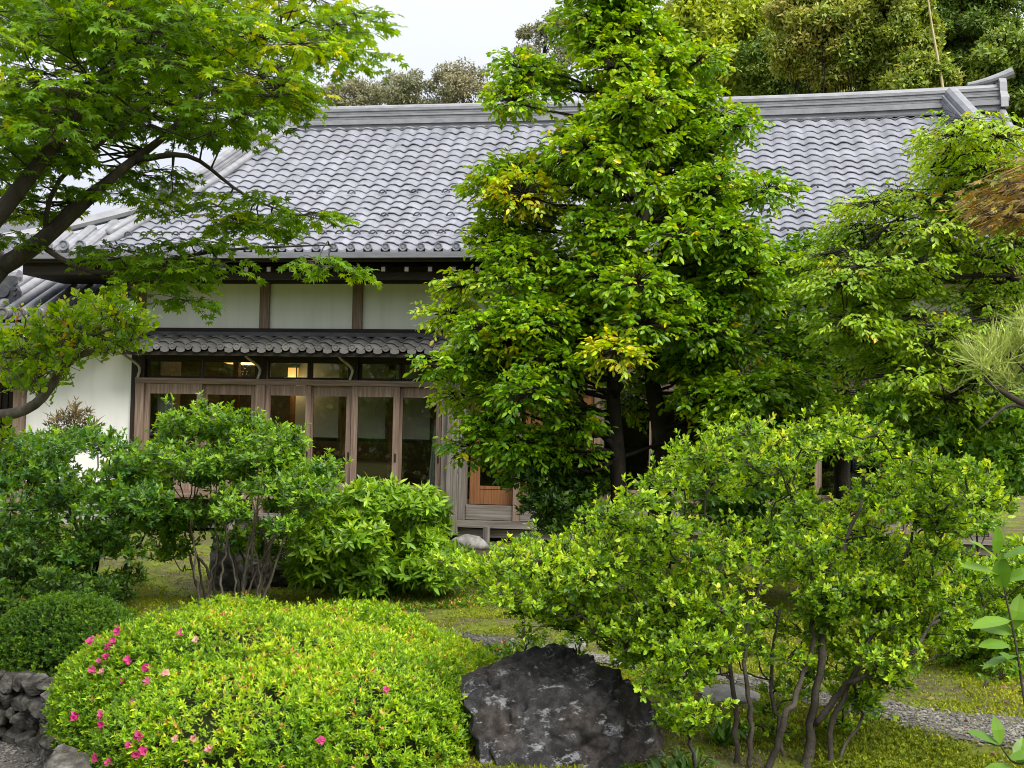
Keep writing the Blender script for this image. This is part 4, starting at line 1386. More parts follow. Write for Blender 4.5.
# ---- front right azalea
def front_azalea():
    rng = np.random.default_rng(31)
    cl = []
    main = [(500, 575), (530, 545), (580, 520), (640, 500), (670, 465), (705, 445), (745, 440), (790, 440), (840, 432), (885, 440), (915, 462), (955, 475), (985, 485), (985, 520), (950, 560), (905, 610), (860, 640), (800, 660), (740, 660), (690, 650), (620, 640), (560, 625), (510, 600)]
    cl += clump_list(rng, main, 135, 6.2, 7.9, (19, 33), .5)
    cl += clump_list(rng, [(485, 560), (600, 540), (700, 555), (720, 640), (640, 645), (560, 622), (490, 598)], 42, 6.3, 7.6, (22, 34), .55)
    cl += clump_list(rng, [(640, 640), (740, 640), (745, 690), (700, 735), (655, 715)], 7, 5.9, 6.6, (16, 24), .5)
    cl += clump_list(rng, [(850, 560), (985, 540), (960, 610), (905, 680), (850, 670)], 20, 6.3, 7.4, (22, 32), .55)
    cl += clump_list(rng, [(590, 600), (700, 610), (730, 680), (660, 690), (600, 640)], 14, 6.1, 7.2, (17, 27), .5)
    cl += clump_list(rng, [(860, 600), (970, 570), (960, 640), (900, 690), (850, 680)], 12, 6.2, 7.0, (17, 26), .5)
    cl += clump_list(rng, [(632, 645), (700, 640), (712, 715), (672, 735), (645, 700)], 9, 5.75, 6.05, (15, 23), .5)
    cl += clump_list(rng, [(700, 690), (780, 670), (900, 680), (905, 720), (840, 745), (720, 745)], 15, 6.9, 7.6, (14, 22), .5)
    low = [(640, 640), (720, 640), (730, 700), (690, 735), (650, 700)]
    cl += clump_list(rng, low, 5, 6.0, 6.5, (20, 28), .6)
    for px, py in ((690, 452), (660, 478), (722, 440), (750, 432), (800, 432), (845, 425), (880, 432), (985, 478), (965, 468), (505, 585), (495, 568), (540, 560), (760, 432), (640, 640), (700, 660), (860, 700), (880, 680), (800, 690), (905, 470), (930, 465)):
        D = rng.uniform(6.3, 7.2); r = rng.uniform(16, 24) * D / F_PX
        cl.append((at(px, py, D), np.array([r, r, r * .7])))
    b = lambda px, D: np.array([at(px, 760, D)[0], D, float(terrain(at(px, 760, D)[0], D)) - .05])
    AZ = [([(736, 785, 6.6), (735, 700, 6.6), (727, 640, 6.7), (710, 590, 6.8), (690, 545, 6.9)], 0.017, 0.007),
          ([(752, 785, 6.5), (750, 700, 6.5), (742, 640, 6.6), (762, 580, 6.7)], 0.016, 0.007),
          ([(766, 785, 6.4), (786, 715, 6.4), (808, 665, 6.5), (816, 630, 6.6), (812, 570, 6.7)], 0.020, 0.008),
          ([(788, 785, 6.7), (776, 720, 6.7), (770, 660, 6.8), (780, 610, 6.9)], 0.014, 0.007),
          ([(802, 785, 6.55), (816, 700, 6.55), (822, 640, 6.6), (838, 560, 6.7), (862, 500, 6.8)], 0.029, 0.009),
          ([(815, 725, 6.55), (838, 692, 6.5), (868, 674, 6.45), (908, 655, 6.4), (940, 620, 6.4)], 0.019, 0.007),
          ([(700, 785, 6.3), (688, 735, 6.3), (670, 690, 6.3), (655, 640, 6.4)], 0.013, 0.006),
          ([(832, 785, 6.5), (828, 735, 6.5), (845, 690, 6.5), (870, 640, 6.6), (905, 560, 6.8), (925, 500, 6.9)], 0.017, 0.006),
          ([(708, 590, 6.8), (728, 550, 6.9), (702, 505, 7.0), (720, 465, 7.0)], 0.010, 0.004),
          ([(690, 560, 6.9), (640, 560, 7.0), (590, 560, 7.1), (535, 570, 7.2)], 0.010, 0.004)]
    bases = [b(745, 6.55), b(765, 6.6), b(785, 6.5), b(805, 6.55), b(815, 6.75), b(720, 6.7), b(835, 6.5)]
    shrub("azalea_shrub", "large open azalea shrub of many bare stems and bright yellow green leaves beside the boulder", "shrub", bases, cl, 1350, .0285, .0135, 5, "azalea", 32, tint=(.46, .18), young=.34, wm="bark", r0=.018, shoot=.13, shape="ellip", shell=.3, accent=.006, leaf_fill=.22, wob=.08, open_=.66, paths=AZ)
front_azalea()

# ---- clipped mounds
def mound(name, label, centers, n, L, W, mat, seed, tint, flowers=(), zfloor=0.0, kk=5, young=.2, brown=.0):
    rng = np.random.default_rng(seed)
    c0 = np.array(centers[0][0])
    root = empty(name, (c0[0], c0[1], zfloor), label=label, cat="shrub")
    leaf, core = Acc(), Acc()
    pts, nrm = [], []
    area = np.array([r[0] * r[1] for c, r in centers])
    for (c, r), a in zip(centers, area):
        m = int(n * a / area.sum())
        d = rand_dir(rng, m * 2)
        d = d[d[:, 2] > -.28][:m]
        e = .5
        dd = np.sign(d) * np.abs(d) ** .82
        p = np.array(c) + dd * np.array(r)
        p *= 1
        lump = fbm(p * 2.6, seed, 3) * .09 + vnoise(p * 1.9, seed + 3) * .13
        p = np.array(c) + (p - np.array(c)) * (1 + lump)[:, None]
        nn = norm(d / np.array(r))
        keep = np.ones(len(p), bool)
        for (c2, r2) in centers:
            if c2 is c: continue
            q = (p - np.array(c2)) / np.array(r2)
            keep &= (np.abs(q) ** (2 / .82)).sum(1) > .85
        keep &= p[:, 2] > zfloor - .1
        pts.append(p[keep]); nrm.append(nn[keep])
        # twiggy core
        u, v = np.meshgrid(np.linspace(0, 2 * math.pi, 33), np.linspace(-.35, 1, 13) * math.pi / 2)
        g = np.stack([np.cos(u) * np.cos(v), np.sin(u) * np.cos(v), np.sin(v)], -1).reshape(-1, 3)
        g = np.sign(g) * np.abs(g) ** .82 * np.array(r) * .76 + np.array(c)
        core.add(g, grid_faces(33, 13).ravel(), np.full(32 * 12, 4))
    p = np.concatenate(pts); nn = np.concatenate(nrm)
    gapn = vnoise(p * 5.2, seed + 8)
    k_ = (gapn < .42) | (rng.uniform(size=len(p)) < .6)
    p, nn = p[k_], nn[k_]
    ax = norm(nn + np.array([0, 0, .55]) + rng.normal(0, .33, (len(p), 3)))
    p = p + ax * (rng.normal(0, .016, len(p)) + .03 * (rng.uniform(size=len(p)) < .12))[:, None] - ax * .03 * (rng.uniform(size=len(p)) < .35)[:, None]
    patch = vnoise(p * 3.1, seed + 5)
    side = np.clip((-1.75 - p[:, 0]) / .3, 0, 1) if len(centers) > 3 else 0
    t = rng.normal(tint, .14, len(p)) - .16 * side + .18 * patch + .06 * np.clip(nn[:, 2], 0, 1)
    t = t + young * (rng.uniform(size=len(p)) < .3)
    t = np.where(rng.uniform(size=len(p)) < brown * (1 + 2 * (vnoise(p * 4, seed + 9) > .3)), 1.0, np.clip(t, 0, .95))
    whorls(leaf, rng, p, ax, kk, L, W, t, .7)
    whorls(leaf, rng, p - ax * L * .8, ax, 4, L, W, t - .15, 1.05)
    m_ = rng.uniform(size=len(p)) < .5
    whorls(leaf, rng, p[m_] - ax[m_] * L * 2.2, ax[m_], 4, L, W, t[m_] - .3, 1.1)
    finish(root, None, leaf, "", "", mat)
    for v in core.v: v -= np.array(root.location)
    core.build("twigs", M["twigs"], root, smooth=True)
    for (px, py, s, tn) in flowers:
        # the point of the mound that lies nearest to the flower's line of sight
        d = ray(px, py); d /= np.linalg.norm(d)
        q = p - CAMP
        t_ = q @ d
        dist = np.linalg.norm(q - t_[:, None] * d, axis=1)
        idx = np.where(dist < .03)[0]
        if len(idx) == 0: idx = np.array([np.argmin(dist)])
        j = idx[np.argmin(t_[idx])]
        fa = Acc()
        ctr = p[j] + ax[j] * .012 - np.array(root.location)
        fx = norm((ax[j] + np.array([0, -.7, 0]))[None])
        whorls(fa, rng, ctr[None], fx, 5, s * .88, s * .62, np.array([tn]), 1.0, "ellip", .1)
        whorls(fa, rng, ctr[None] + .012 * rand_dir(rng, 1), norm(fx + rng.normal(0, .5, (1, 3))), 5, s * .9, s * .7, np.array([tn]), .9, "ellip", .1)
        fa.build("flower", M["petal"], root)
    return root

FL = [(106, 648, .03, .3), (112, 640, .034, .4), (108, 655, .028, .1), (87, 646, .03, .3), (87, 623, .03, .5), (114, 630, .032, .3), (118, 629, .028, .2), (128, 660, .032, .3), (91, 668, .03, .4), (140, 671, .034, .0), (117, 682, .026, .2), (146, 683, .03, .7), (132, 699, .03, .4), (98, 715, .034, .3), (71, 719, .03, .1), (98, 727, .028, .1), (186, 634, .03, .5), (196, 641, .026, 1), (161, 678, .028, .9), (142, 735, .032, .2), (137, 754, .03, .1), (98, 757, .032, .3), (150, 750, .028, .1), (213, 752, .03, .9), (322, 741, .028, .4), (384, 690, .026, .5), (200, 740, .026, .9), (104, 668, .024, .8), (101, 660, .026, .6), (110, 760, .028, .2), (170, 745, .024, .9), (125, 748, .026, .1)]
mound("clipped_azalea", "big clipped azalea mound of tiny yellow green leaves dotted with pink flowers in front",
      [(np.array((-1.45, 7.45, .06)), np.array((1.15, 1.10, .58))), (np.array((-.78, 7.0, .0)), np.array((.66, .92, .50))), (np.array((-2.08, 7.45, .0)), np.array((.56, .95, .52))),
       (np.array((-1.45, 6.6, -.02)), np.array((.75, .62, .50))), (np.array((-.62, 7.75, .0)), np.array((.55, .55, .44)))],
      44000, .026, .0098, "clipped", 41, .55, FL, zfloor=-.05, brown=.010, young=.26)
mound("clipped_azalea", "small dark green clipped shrub behind the stone edging at the left, without flowers",
      [(np.array((-3.28, 8.95, .05)), np.array((.46, .42, .40))), (np.array((-3.12, 9.15, .03)), np.array((.34, .40, .34)))],
      11000, .023, .010, "clipped", 42, .14, zfloor=-.05, young=.12)

# ---- shrubs of the middle distance
def mid_shrubs():
    rng = np.random.default_rng(51)
    # left azalea on bare stems before the doors
    poly = [(112, 480), (135, 445), (170, 425), (215, 413), (262, 428), (300, 443), (322, 470), (318, 505), (295, 525), (255, 535), (215, 538), (160, 530), (125, 510)]
    cl = clump_list(rng, poly, 68, 11.0, 12.4, (17, 29), .5)
    cl += clump_list(rng, [(150, 520), (310, 520), (318, 575), (285, 590), (268, 555), (190, 552), (165, 570)], 13, 11.6, 12.6, (14, 22), .5)
    for px, py in ((175, 418), (205, 408), (250, 418), (290, 436), (325, 468), (120, 470), (108, 498)):
        Dk = rng.uniform(11.3, 12.1); r_ = rng.uniform(12, 19) * Dk / F_PX
        cl.append((at(px, py, Dk), np.array([r_, r_, r_ * .7])))
    g = [gp(222, 607), gp(238, 610), gp(252, 606)]
    PA = []
    for k in range(22):
        xb = rng.uniform(185, 268); xt = 225 + (xb - 225) * rng.uniform(1.3, 2.4) + rng.normal(0, 14); Dk = rng.uniform(11.4, 12.1)
        PA.append(([(xb, 611, Dk), (xb + (xt - xb) * .25 + rng.normal(0, 5), 578, Dk), (xb + (xt - xb) * .6 + rng.normal(0, 6), 545, Dk), (xt, 515, Dk), (xt + rng.normal(0, 12), 480, Dk)], rng.uniform(.010, .019), .006))
    shrub("azalea_shrub", "rounded green azalea on many bare stems before the glass doors", "shrub", g, cl, 520, .05, .021, 5, "midgreen", 52, tint=(.40, .16), young=.3, wm="bark_pale", r0=.018, shape="ellip", shell=.4, leaf_fill=.4, paths=PA, shoot=.13)
    # dense round bush right of it
    poly = [(300, 520), (325, 500), (360, 488), (400, 488), (432, 505), (452, 530), (458, 560), (440, 580), (400, 590), (350, 585), (312, 575), (292, 550)]
    cl = clump_list(rng, poly, 40, 11.7, 12.9, (20, 32), .7)
    shrub("rhododendron_bush", "dense round bush with long pointed bright green leaves under the engawa edge", "shrub", [gp(370, 600), gp(385, 602), gp(355, 600)], cl, 340, .095, .028, 6, "midgreen", 53, tint=(.62, .14), young=.25, wm="bark", shape="ellip", shell=.55, leaf_fill=.35, open_=1.0)
    # dark shrub at the left edge
    poly = [(-20, 450), (40, 432), (95, 436), (140, 458), (158, 500), (140, 550), (60, 560), (-20, 560)]
    cl = clump_list(rng, poly, 64, 10.6, 12.4, (20, 32), .5)
    g2 = [gp(95, 605), gp(60, 612), gp(75, 608)]
    PB = [([(92, 606, 11.6), (95, 570, 11.6), (102, 545, 11.6), (130, 520, 11.5), (150, 500, 11.5)], .035, .012), ([(88, 608, 11.5), (70, 570, 11.5), (50, 540, 11.4), (20, 520, 11.4)], .028, .010),
          ([(95, 604, 11.7), (120, 575, 11.8), (140, 545, 11.9), (150, 520, 12)], .02, .008), ([(80, 606, 11.6), (84, 560, 11.6), (75, 520, 11.6), (60, 480, 11.6)], .026, .008)]
    shrub("evergreen_shrub", "open mid green shrub with dark spreading branches before the white wall at the left edge", "shrub", g2, cl, 360, .052, .021, 5, "midgreen", 54, tint=(.24, .16), young=.2, wm="bark_dark", r0=.018, shape="ellip", shell=.4, leaf_fill=.3, paths=PB, shoot=.08)
    poly = [(-20, 555), (40, 545), (110, 550), (135, 575), (110, 600), (30, 606), (-20, 605)]
    cl = clump_list(rng, poly, 30, 10.2, 11.6, (20, 30), .6)
    shrub("evergreen_shrub", "very dark low shrub beneath the open one, behind the small clipped shrub at the left", "shrub", [gp(60, 618), gp(20, 618)], cl, 420, .048, .02, 5, "darkgreen", 64, tint=(.42, .16), young=.15, wm="bark_dark", shape="ellip", shell=.4, leaf_fill=.4)
    # bronze tipped sprigs above it
    cl = [(at(px, py, 12.6), np.array([.17, .17, .15])) for px, py in ((70, 440), (85, 428), (98, 445), (60, 425), (45, 445), (75, 415))]
    shrub("bronze_shrub", "small shrub with bronze brown narrow leaves before the white wall", "shrub", [gp(72, 600), gp(66, 601)], cl, 420, .075, .016, 5, "bronze", 55, tint=(.45, .2), young=.1, wm="bark", shape="rhomb", shell=.2, leaf_fill=.2)
    # low bright bush between the round bush and the azalea
    poly = [(440, 560), (480, 550), (520, 555), (560, 580), (540, 600), (480, 592), (450, 585)]
    cl = clump_list(rng, poly, 12, 9.2, 10.0, (18, 26), .6)
    shrub("azalea_shrub", "low light green azalea sprawling behind the boulder toward the engawa", "shrub", [gp(505, 645), gp(520, 648)], cl, 800, .038, .016, 5, "azalea", 56, tint=(.55, .15), young=.25, shape="ellip")
    # dark low shrub behind the boulder
    poly = [(490, 640), (520, 625), (560, 620), (600, 630), (610, 660), (560, 675), (500, 672)]
    cl = clump_list(rng, poly, 14, 8.0, 8.8, (16, 24), .6)
    shrub("low_shrub", "low dark twiggy shrub peeping out behind the boulder", "shrub", [gp(545, 680), gp(580, 680)], cl, 600, .034, .014, 5, "darkgreen", 57, tint=(.6, .15), young=.2, shape="ellip")
    # shrubs on the right
    poly = [(840, 420), (880, 400), (940, 395), (1040, 400), (1040, 500), (980, 520), (900, 500), (850, 470)]
    cl = clump_list(rng, poly, 46, 10.5, 12.5, (26, 38), .6)
    shrub("evergreen_shrub", "mid green leafy shrub behind the azalea at the right, below the drooping tree", "shrub", [gp(940, 610), gp(985, 615), gp(900, 605)], cl, 340, .065, .026, 5, "midgreen", 58, tint=(.42, .15), young=.25, wm="bark_dark", shape="ellip", leaf_fill=.4)
    poly = [(930, 540), (980, 510), (1040, 505), (1040, 690), (985, 690), (940, 650), (915, 600)]
    cl = clump_list(rng, poly, 40, 8.6, 10.2, (24, 36), .6)
    shrub("azalea_shrub", "yellow green azalea bush at the right edge beyond the gravel path", "shrub", [gp(985, 690), gp(1010, 695)], cl, 560, .042, .018, 5, "azalea", 59, tint=(.42, .15), young=.3, shape="ellip", leaf_fill=.35)
    # dark underwood beneath the camellia
    poly = [(520, 475), (560, 460), (600, 470), (612, 500), (600, 525), (580, 530), (545, 520)]
    cl = clump_list(rng, poly, 18, 12.6, 14.2, (22, 32), .6)
    shrub("evergreen_shrub", "very dark glossy shrub at the foot of the tall tree beside the low boards", "shrub", [gp(600, 580), gp(630, 580)], cl, 330, .06, .026, 5, "darkgreen", 60, tint=(.3, .15), young=.1, wm="bark_dark", shape="ellip", leaf_fill=.4)
    # shrub line beyond the azalea, seen through its gaps
    poly = [(690, 450), (760, 440), (850, 450), (880, 500), (860, 560), (780, 570), (700, 560)]
    cl = clump_list(rng, poly, 34, 11.5, 13.5, (26, 38), .6)
    shrub("evergreen_shrub", "shaded green shrub in front of the hall seen through the front azalea's gaps", "shrub", [gp(760, 590), gp(800, 590)], cl, 330, .06, .026, 5, "midgreen", 61, tint=(.3, .15), young=.15, wm="bark_dark", shape="ellip", leaf_fill=.4)
mid_shrubs()

# ---- maple at the upper left
def maple():
    rng = np.random.default_rng(71)
    base = np.array([-3.75, 6.3, float(terrain(-3.75, 6.3))])
    root = empty("maple_tree", base, label="japanese maple with layered small star leaves reaching in over the hall's left roof corner", cat="tree")
    wood, leaf = Acc(), Acc()
    tr = np.concatenate([[base - (0, 0, .1)], path_px([(-150, 430, 6.4), (-90, 360, 6.5), (0, 268, 6.6)], 8)])
    wood.tube(tr, np.linspace(.15, .057, len(tr)), 10)
    A = path_px([(0, 268, 6.6), (40, 245, 6.6), (58, 225, 6.6), (90, 196, 6.7), (130, 162, 6.9), (175, 130, 7.1), (215, 75, 7.3), (250, 40, 7.4)], 24)
    wood.tube(A, np.concatenate([np.linspace(.052, .040, 8), np.linspace(.030, .007, 16)]), 9)
    tb = np.concatenate([[base + (.05, .1, .5)], path_px([(-130, 330, 6.2), (-60, 280, 6.2), (0, 215, 6.2), (22, 185, 6.2), (50, 150, 6.3), (72, 122, 6.3), (95, 90, 6.4), (140, 40, 6.5), (170, -10, 6.5)], 22)])
    wood.tube(tb, np.concatenate([np.linspace(.10, .056, 8), np.linspace(.048, .011, 15)]), 9)
    B = path_px([(45, 248, 6.6), (70, 268, 6.6), (105, 278, 6.7), (160, 262, 6.8), (215, 250, 6.9), (270, 247, 7.0), (330, 245, 7.0)], 18)
    wood.tube(B, np.linspace(.018, .004, 18), 6)
    C_ = path_px([(45, 232, 6.6), (42, 205, 6.5), (60, 170, 6.5), (95, 150, 6.6), (140, 110, 6.7), (200, 60, 6.8), (280, 30, 6.9)], 18)
    wood.tube(C_, np.linspace(.016, .006, 18), 6)
    D_ = path_px([(130, 162, 6.9), (190, 150, 7.0), (240, 195, 7.0), (300, 218, 7.1)], 14)
    wood.tube(D_, np.linspace(.02, .004, 14), 6)
    E_ = path_px([(175, 130, 7.1), (230, 95, 7.2), (290, 60, 7.3), (350, 35, 7.4)], 14)
    wood.tube(E_, np.linspace(.022, .005, 14), 6)
    nodes = np.concatenate([A[6:], tb[9:], B[4:], C_[4:], D_[3:], E_[3:]])
    cl = []
    dense = [(-20, -20), (372, -20), (368, 35), (352, 58), (312, 76), (276, 100), (244, 116), (205, 120), (165, 128), (110, 124), (60, 150), (-20, 180)]
    for p in poly_sample(rng, [(-20, -20), (220, -20), (200, 100), (60, 140), (-20, 170)], 46): cl.append((p, rng.uniform(5.6, 8.2), rng.uniform(22, 34)))
    for p in poly_sample(rng, dense, 118): cl.append((p, rng.uniform(5.6, 8.2), rng.uniform(22, 34)))
    for p in poly_sample(rng, [(190, 120), (280, 118), (260, 150), (225, 165), (180, 150)], 5): cl.append((p, rng.uniform(6.6, 7.4), 20))
    for p in poly_sample(rng, [(120, 180), (190, 150), (190, 200), (110, 215)], 6): cl.append((p, rng.uniform(6.6, 7.4), 20))
    for p in poly_sample(rng, [(185, 205), (250, 190), (345, 212), (330, 232), (200, 225)], 8): cl.append((p, rng.uniform(6.8, 7.3), 20))
    for p in poly_sample(rng, [(110, 245), (200, 238), (330, 250), (335, 268), (200, 265), (205, 300), (150, 305), (110, 285)], 15): cl.append((p, rng.uniform(6.5, 7.1), 21))
    for p in poly_sample(rng, [(-10, 150), (60, 140), (55, 205), (-10, 240)], 11): cl.append((p, rng.uniform(6.2, 7), 20))
    for px, py, R_ in cl:
        pass
    for (px, py), D, rp in [((c[0][0], c[0][1]), c[1], c[2]) for c in cl]:
        c = at(px, py, D)
        r = rp * D / F_PX
        j = np.argmin(np.linalg.norm(nodes - c, axis=1))
        limb(wood, rng, nodes[j], c, .007, .003, wob=.06, sides=4, n=6)
        n = int(rng.uniform(16, 25))
        th = rng.uniform(0, 2 * math.pi, n)
        q = np.sqrt(rng.uniform(0, 1, n)) * r
        p = c + np.stack([np.cos(th) * q * 1.25, np.sin(th) * q * 1.25, rng.normal(0, .02, n) - q * .10], -1)
        out = np.stack([np.cos(th), np.sin(th), np.full(n, -.05)], -1) + rng.normal(0, .3, (n, 3)) * np.array([1, 1, .3])
        t = rng.normal(.42, .13, n) + (.28 if rng.uniform() < .16 else 0)
        if px > 250 or py > 180: t = t + .12
        wood.segs(np.repeat(c[None], n, 0), p, .0025, .0016)
        sprays(leaf, wood, rng, p, out, rng.uniform(.08, .15, n), 5, .038, .036, "maple", t, droop=.2, ldroop=.38, ang=.75, nj=.5, twr=.0014, petiole=.012)
    finish(root, wood, leaf, "trunk", "bark", "maple")
maple()

# ---- small crooked tree at the left edge
def myrtle():
    rng = np.random.default_rng(81)
    D = 8.4
    bx = at(-95, 430, D)[0]
    base = np.array([bx, D + .25, float(terrain(bx, D + .25))])
    root = empty("myrtle_tree", base, label="small tree with one crooked pale bough and orange tipped shoots before the white wall", cat="tree")
    wood, leaf = Acc(), Acc()
    tr = np.concatenate([[base - (0, 0, .05)], path_px([(-90, 500, D), (-60, 430, D), (-20, 416, D), (15, 415, D), (40, 405, D), (52, 385, D), (62, 365, D), (85, 350, D), (108, 350, D + .05)], 26)])
    wood.tube(tr, np.concatenate([np.linspace(.09, .052, 10), np.linspace(.048, .02, 17)]), 9)
    tr2 = path_px([(54, 380, D), (60, 360, D - .1), (72, 345, D - .15), (105, 330, D - .2), (125, 325, D - .2)], 12)
    wood.tube(tr2, np.linspace(.025, .009, 12), 7)
    tr3 = path_px([(20, 412, D), (45, 400, D + .2), (40, 340, D + .2), (20, 310, D + .3)], 12)
    wood.tube(tr3, np.linspace(.018, .006, 12), 6)
    nodes = np.concatenate([tr[8:], tr2, tr3[3:]])
    def go(poly, n, t0):
        for px, py in poly_sample(rng, poly, n):
            c = at(px, py, D + rng.uniform(-.45, .45))
            j = np.argmin(np.linalg.norm(nodes - c, axis=1))
            limb(wood, rng, nodes[j], c, .006, .003, wob=.06, sides=4, n=5)
            m = 11
            d = norm(rng.normal(0, .55, (m, 3)) + np.array([0, 0, .8]))
            p = c + rng.normal(0, .07, (m, 3))
            wood.segs(np.repeat(c[None], m, 0), p, .003, .002)
            t = rng.normal(t0, .12, m)
            sprays(leaf, wood, rng, p, d, rng.uniform(.05, .12, m), 6, .042, .030, "ellip", t, droop=.0, ldroop=.0, ang=.8, nj=.5, twr=.002)
    go([(-10, 345), (20, 335), (60, 328), (100, 308), (138, 318), (143, 342), (130, 355), (80, 350), (62, 368), (30, 388), (10, 370), (-10, 365)], 62, .58)
    go([(-10, 425), (8, 420), (6, 450), (-10, 470)], 4, .5)
    # orange tipped upright shoots
    for px, py in ((45, 318), (48, 330), (70, 325), (55, 335), (102, 300), (128, 305), (135, 300), (140, 315), (120, 300), (95, 330), (60, 312), (15, 318), (82, 340), (44, 345)):
        c = at(px, py + 8, D + rng.uniform(-.3, .2))
        d = norm(np.array([[rng.normal(0, .2), rng.normal(0, .2), 1.0]]))
        wood.segs(c[None] - d * .1, c[None] + d * .1, .003, .002)
        sprays(leaf, wood, rng, c[None], d, .15, 9, .026, .016, "ellip", np.array([.93]), droop=0, ldroop=-.1, ang=.8, twr=.002)
    finish(root, wood, leaf, "trunk", "bark_pale", "myrtle")
myrtle()

# ---- fresh green drooping tree at the right
def right_tree():
    rng = np.random.default_rng(91)
    base = np.array([5.3, 11.4, float(terrain(5.3, 11.4))])
    root = empty("drooping_tree", base, label="fresh light green tree with drooping pointed leaves leaning in from the right", cat="tree")
    wood, leaf = Acc(), Acc()
    tr = np.concatenate([[base - (0, 0, .1)], path_px([(1055, 420, 11.4), (1040, 320, 11.3), (1022, 292, 11.3), (1008, 268, 11.2)], 12)])
    wood.tube(tr, np.linspace(.16, .06, len(tr)), 9)
    subs = [path_px([(1008, 268, 11.2), (1000, 262, 11.1), (975, 255, 11), (955, 250, 10.9)], 10),
            path_px([(1010, 275, 11.2), (985, 276, 11), (950, 274, 10.9), (920, 280, 10.8)], 10),
            path_px([(1015, 285, 11.2), (1020, 240, 11.2), (1000, 205, 11.1), (965, 195, 11), (948, 190, 10.9), (940, 178, 10.9), (930, 170, 10.8)], 16),
            path_px([(965, 195, 11), (958, 180, 11), (975, 165, 11), (1000, 150, 11)], 10),
            path_px([(948, 190, 10.9), (900, 215, 10.8), (860, 250, 10.8)], 10),
            path_px([(1040, 330, 11.3), (990, 320, 11), (940, 330, 10.8), (890, 320, 10.7), (850, 330, 10.6)], 14),
            path_px([(1045, 370, 11.3), (990, 375, 11), (920, 370, 10.8), (860, 380, 10.6)], 14)]
    for s, r0 in zip(subs, (.035, .025, .04, .02, .02, .03, .03)):
        wood.tube(s, np.linspace(r0, .008, len(s)), 7)
    nodes = np.concatenate(subs)
    poly = [(822, 260), (838, 215), (872, 190), (905, 168), (930, 135), (960, 118), (995, 118), (1012, 150), (1045, 190), (1045, 400), (990, 420), (900, 420), (845, 410), (825, 350)]
    for px, py in poly_sample(rng, poly, 150):
        c = at(px, py, rng.uniform(10.2, 12.4))
        r = rng.uniform(20, 32) * 11 / F_PX
        j = np.argmin(np.linalg.norm(nodes - c, axis=1))
        limb(wood, rng, nodes[j], c, .010, .004, wob=.06, sides=4, n=6)
        n = 54
        th = rng.uniform(0, 2 * math.pi, n); q = np.sqrt(rng.uniform(0, 1, n)) * r
        p = c + np.stack([np.cos(th) * q, np.sin(th) * q, rng.normal(0, .05, n) - q * .10], -1)
        out = np.stack([np.cos(th), np.sin(th), np.full(n, -.12)], -1) + rng.normal(0, .25, (n, 3))
        t = rng.normal(.52 + .10 * vnoise((c * 1.4)[None], 92)[0] + (.12 if py < 230 else 0), .12, n)
        t = np.where(rng.uniform(size=n) < .01, 1.0, np.clip(t, 0, .93))
        wood.segs(np.repeat(c[None], n, 0), p, .004, .002)
        sprays(leaf, wood, rng, p, out, rng.uniform(.12, .22, n), 6, .058, .027, "rhomb", t, droop=.15, ldroop=.5, ang=.85, nj=.45, twr=.002)
    finish(root, wood, leaf, "trunk", "bark_dark", "freshgreen")
right_tree()

# ---- second broadleaf behind it, between camellia and drooping tree
def side_tree():
    rng = np.random.default_rng(95)
    D = 14.2
    bx = at(845, 500, D)[0]
    base = np.array([bx, D, float(terrain(bx, D))])
    root = empty("evergreen_tree", base, label="dark leaved tree between the tall camellia and the drooping tree, partly hidden", cat="tree")
    wood, leaf = Acc(), Acc()
    tr = np.concatenate([[base - (0, 0, .1)], path_px([(842, 470, D), (848, 400, D), (838, 320, D), (842, 250, D)], 12)])
    wood.tube(tr, np.linspace(.10, .02, len(tr)), 8)
    for px, py in poly_sample(rng, [(775, 245), (840, 225), (880, 260), (900, 400), (860, 450), (780, 440), (745, 400), (745, 300)], 88):
        c = at(px, py, D + rng.uniform(-.8, .8)); r = rng.uniform(20, 30) * D / F_PX
        j = np.argmin(np.linalg.norm(tr[4:] - c, axis=1))
        limb(wood, rng, tr[4 + j], c, .014, .005, wob=.06, sides=4, n=6)
        n = 24
        p = in_ball(rng, n, .3) * np.array([r, r, r * .55]) + c
        out = norm(p - c + rng.normal(0, .05, (n, 3)))
        wood.segs(np.repeat(c[None], n, 0), p, .005, .003)
        sprays(leaf, wood, rng, p, out, rng.uniform(.1, .18, n), 5, .075, .034, "ellip", rng.normal(.45, .16, n), droop=.2, ldroop=.3, nj=.4)
    finish(root, wood, leaf, "trunk", "bark_dark", "camellia")
side_tree()

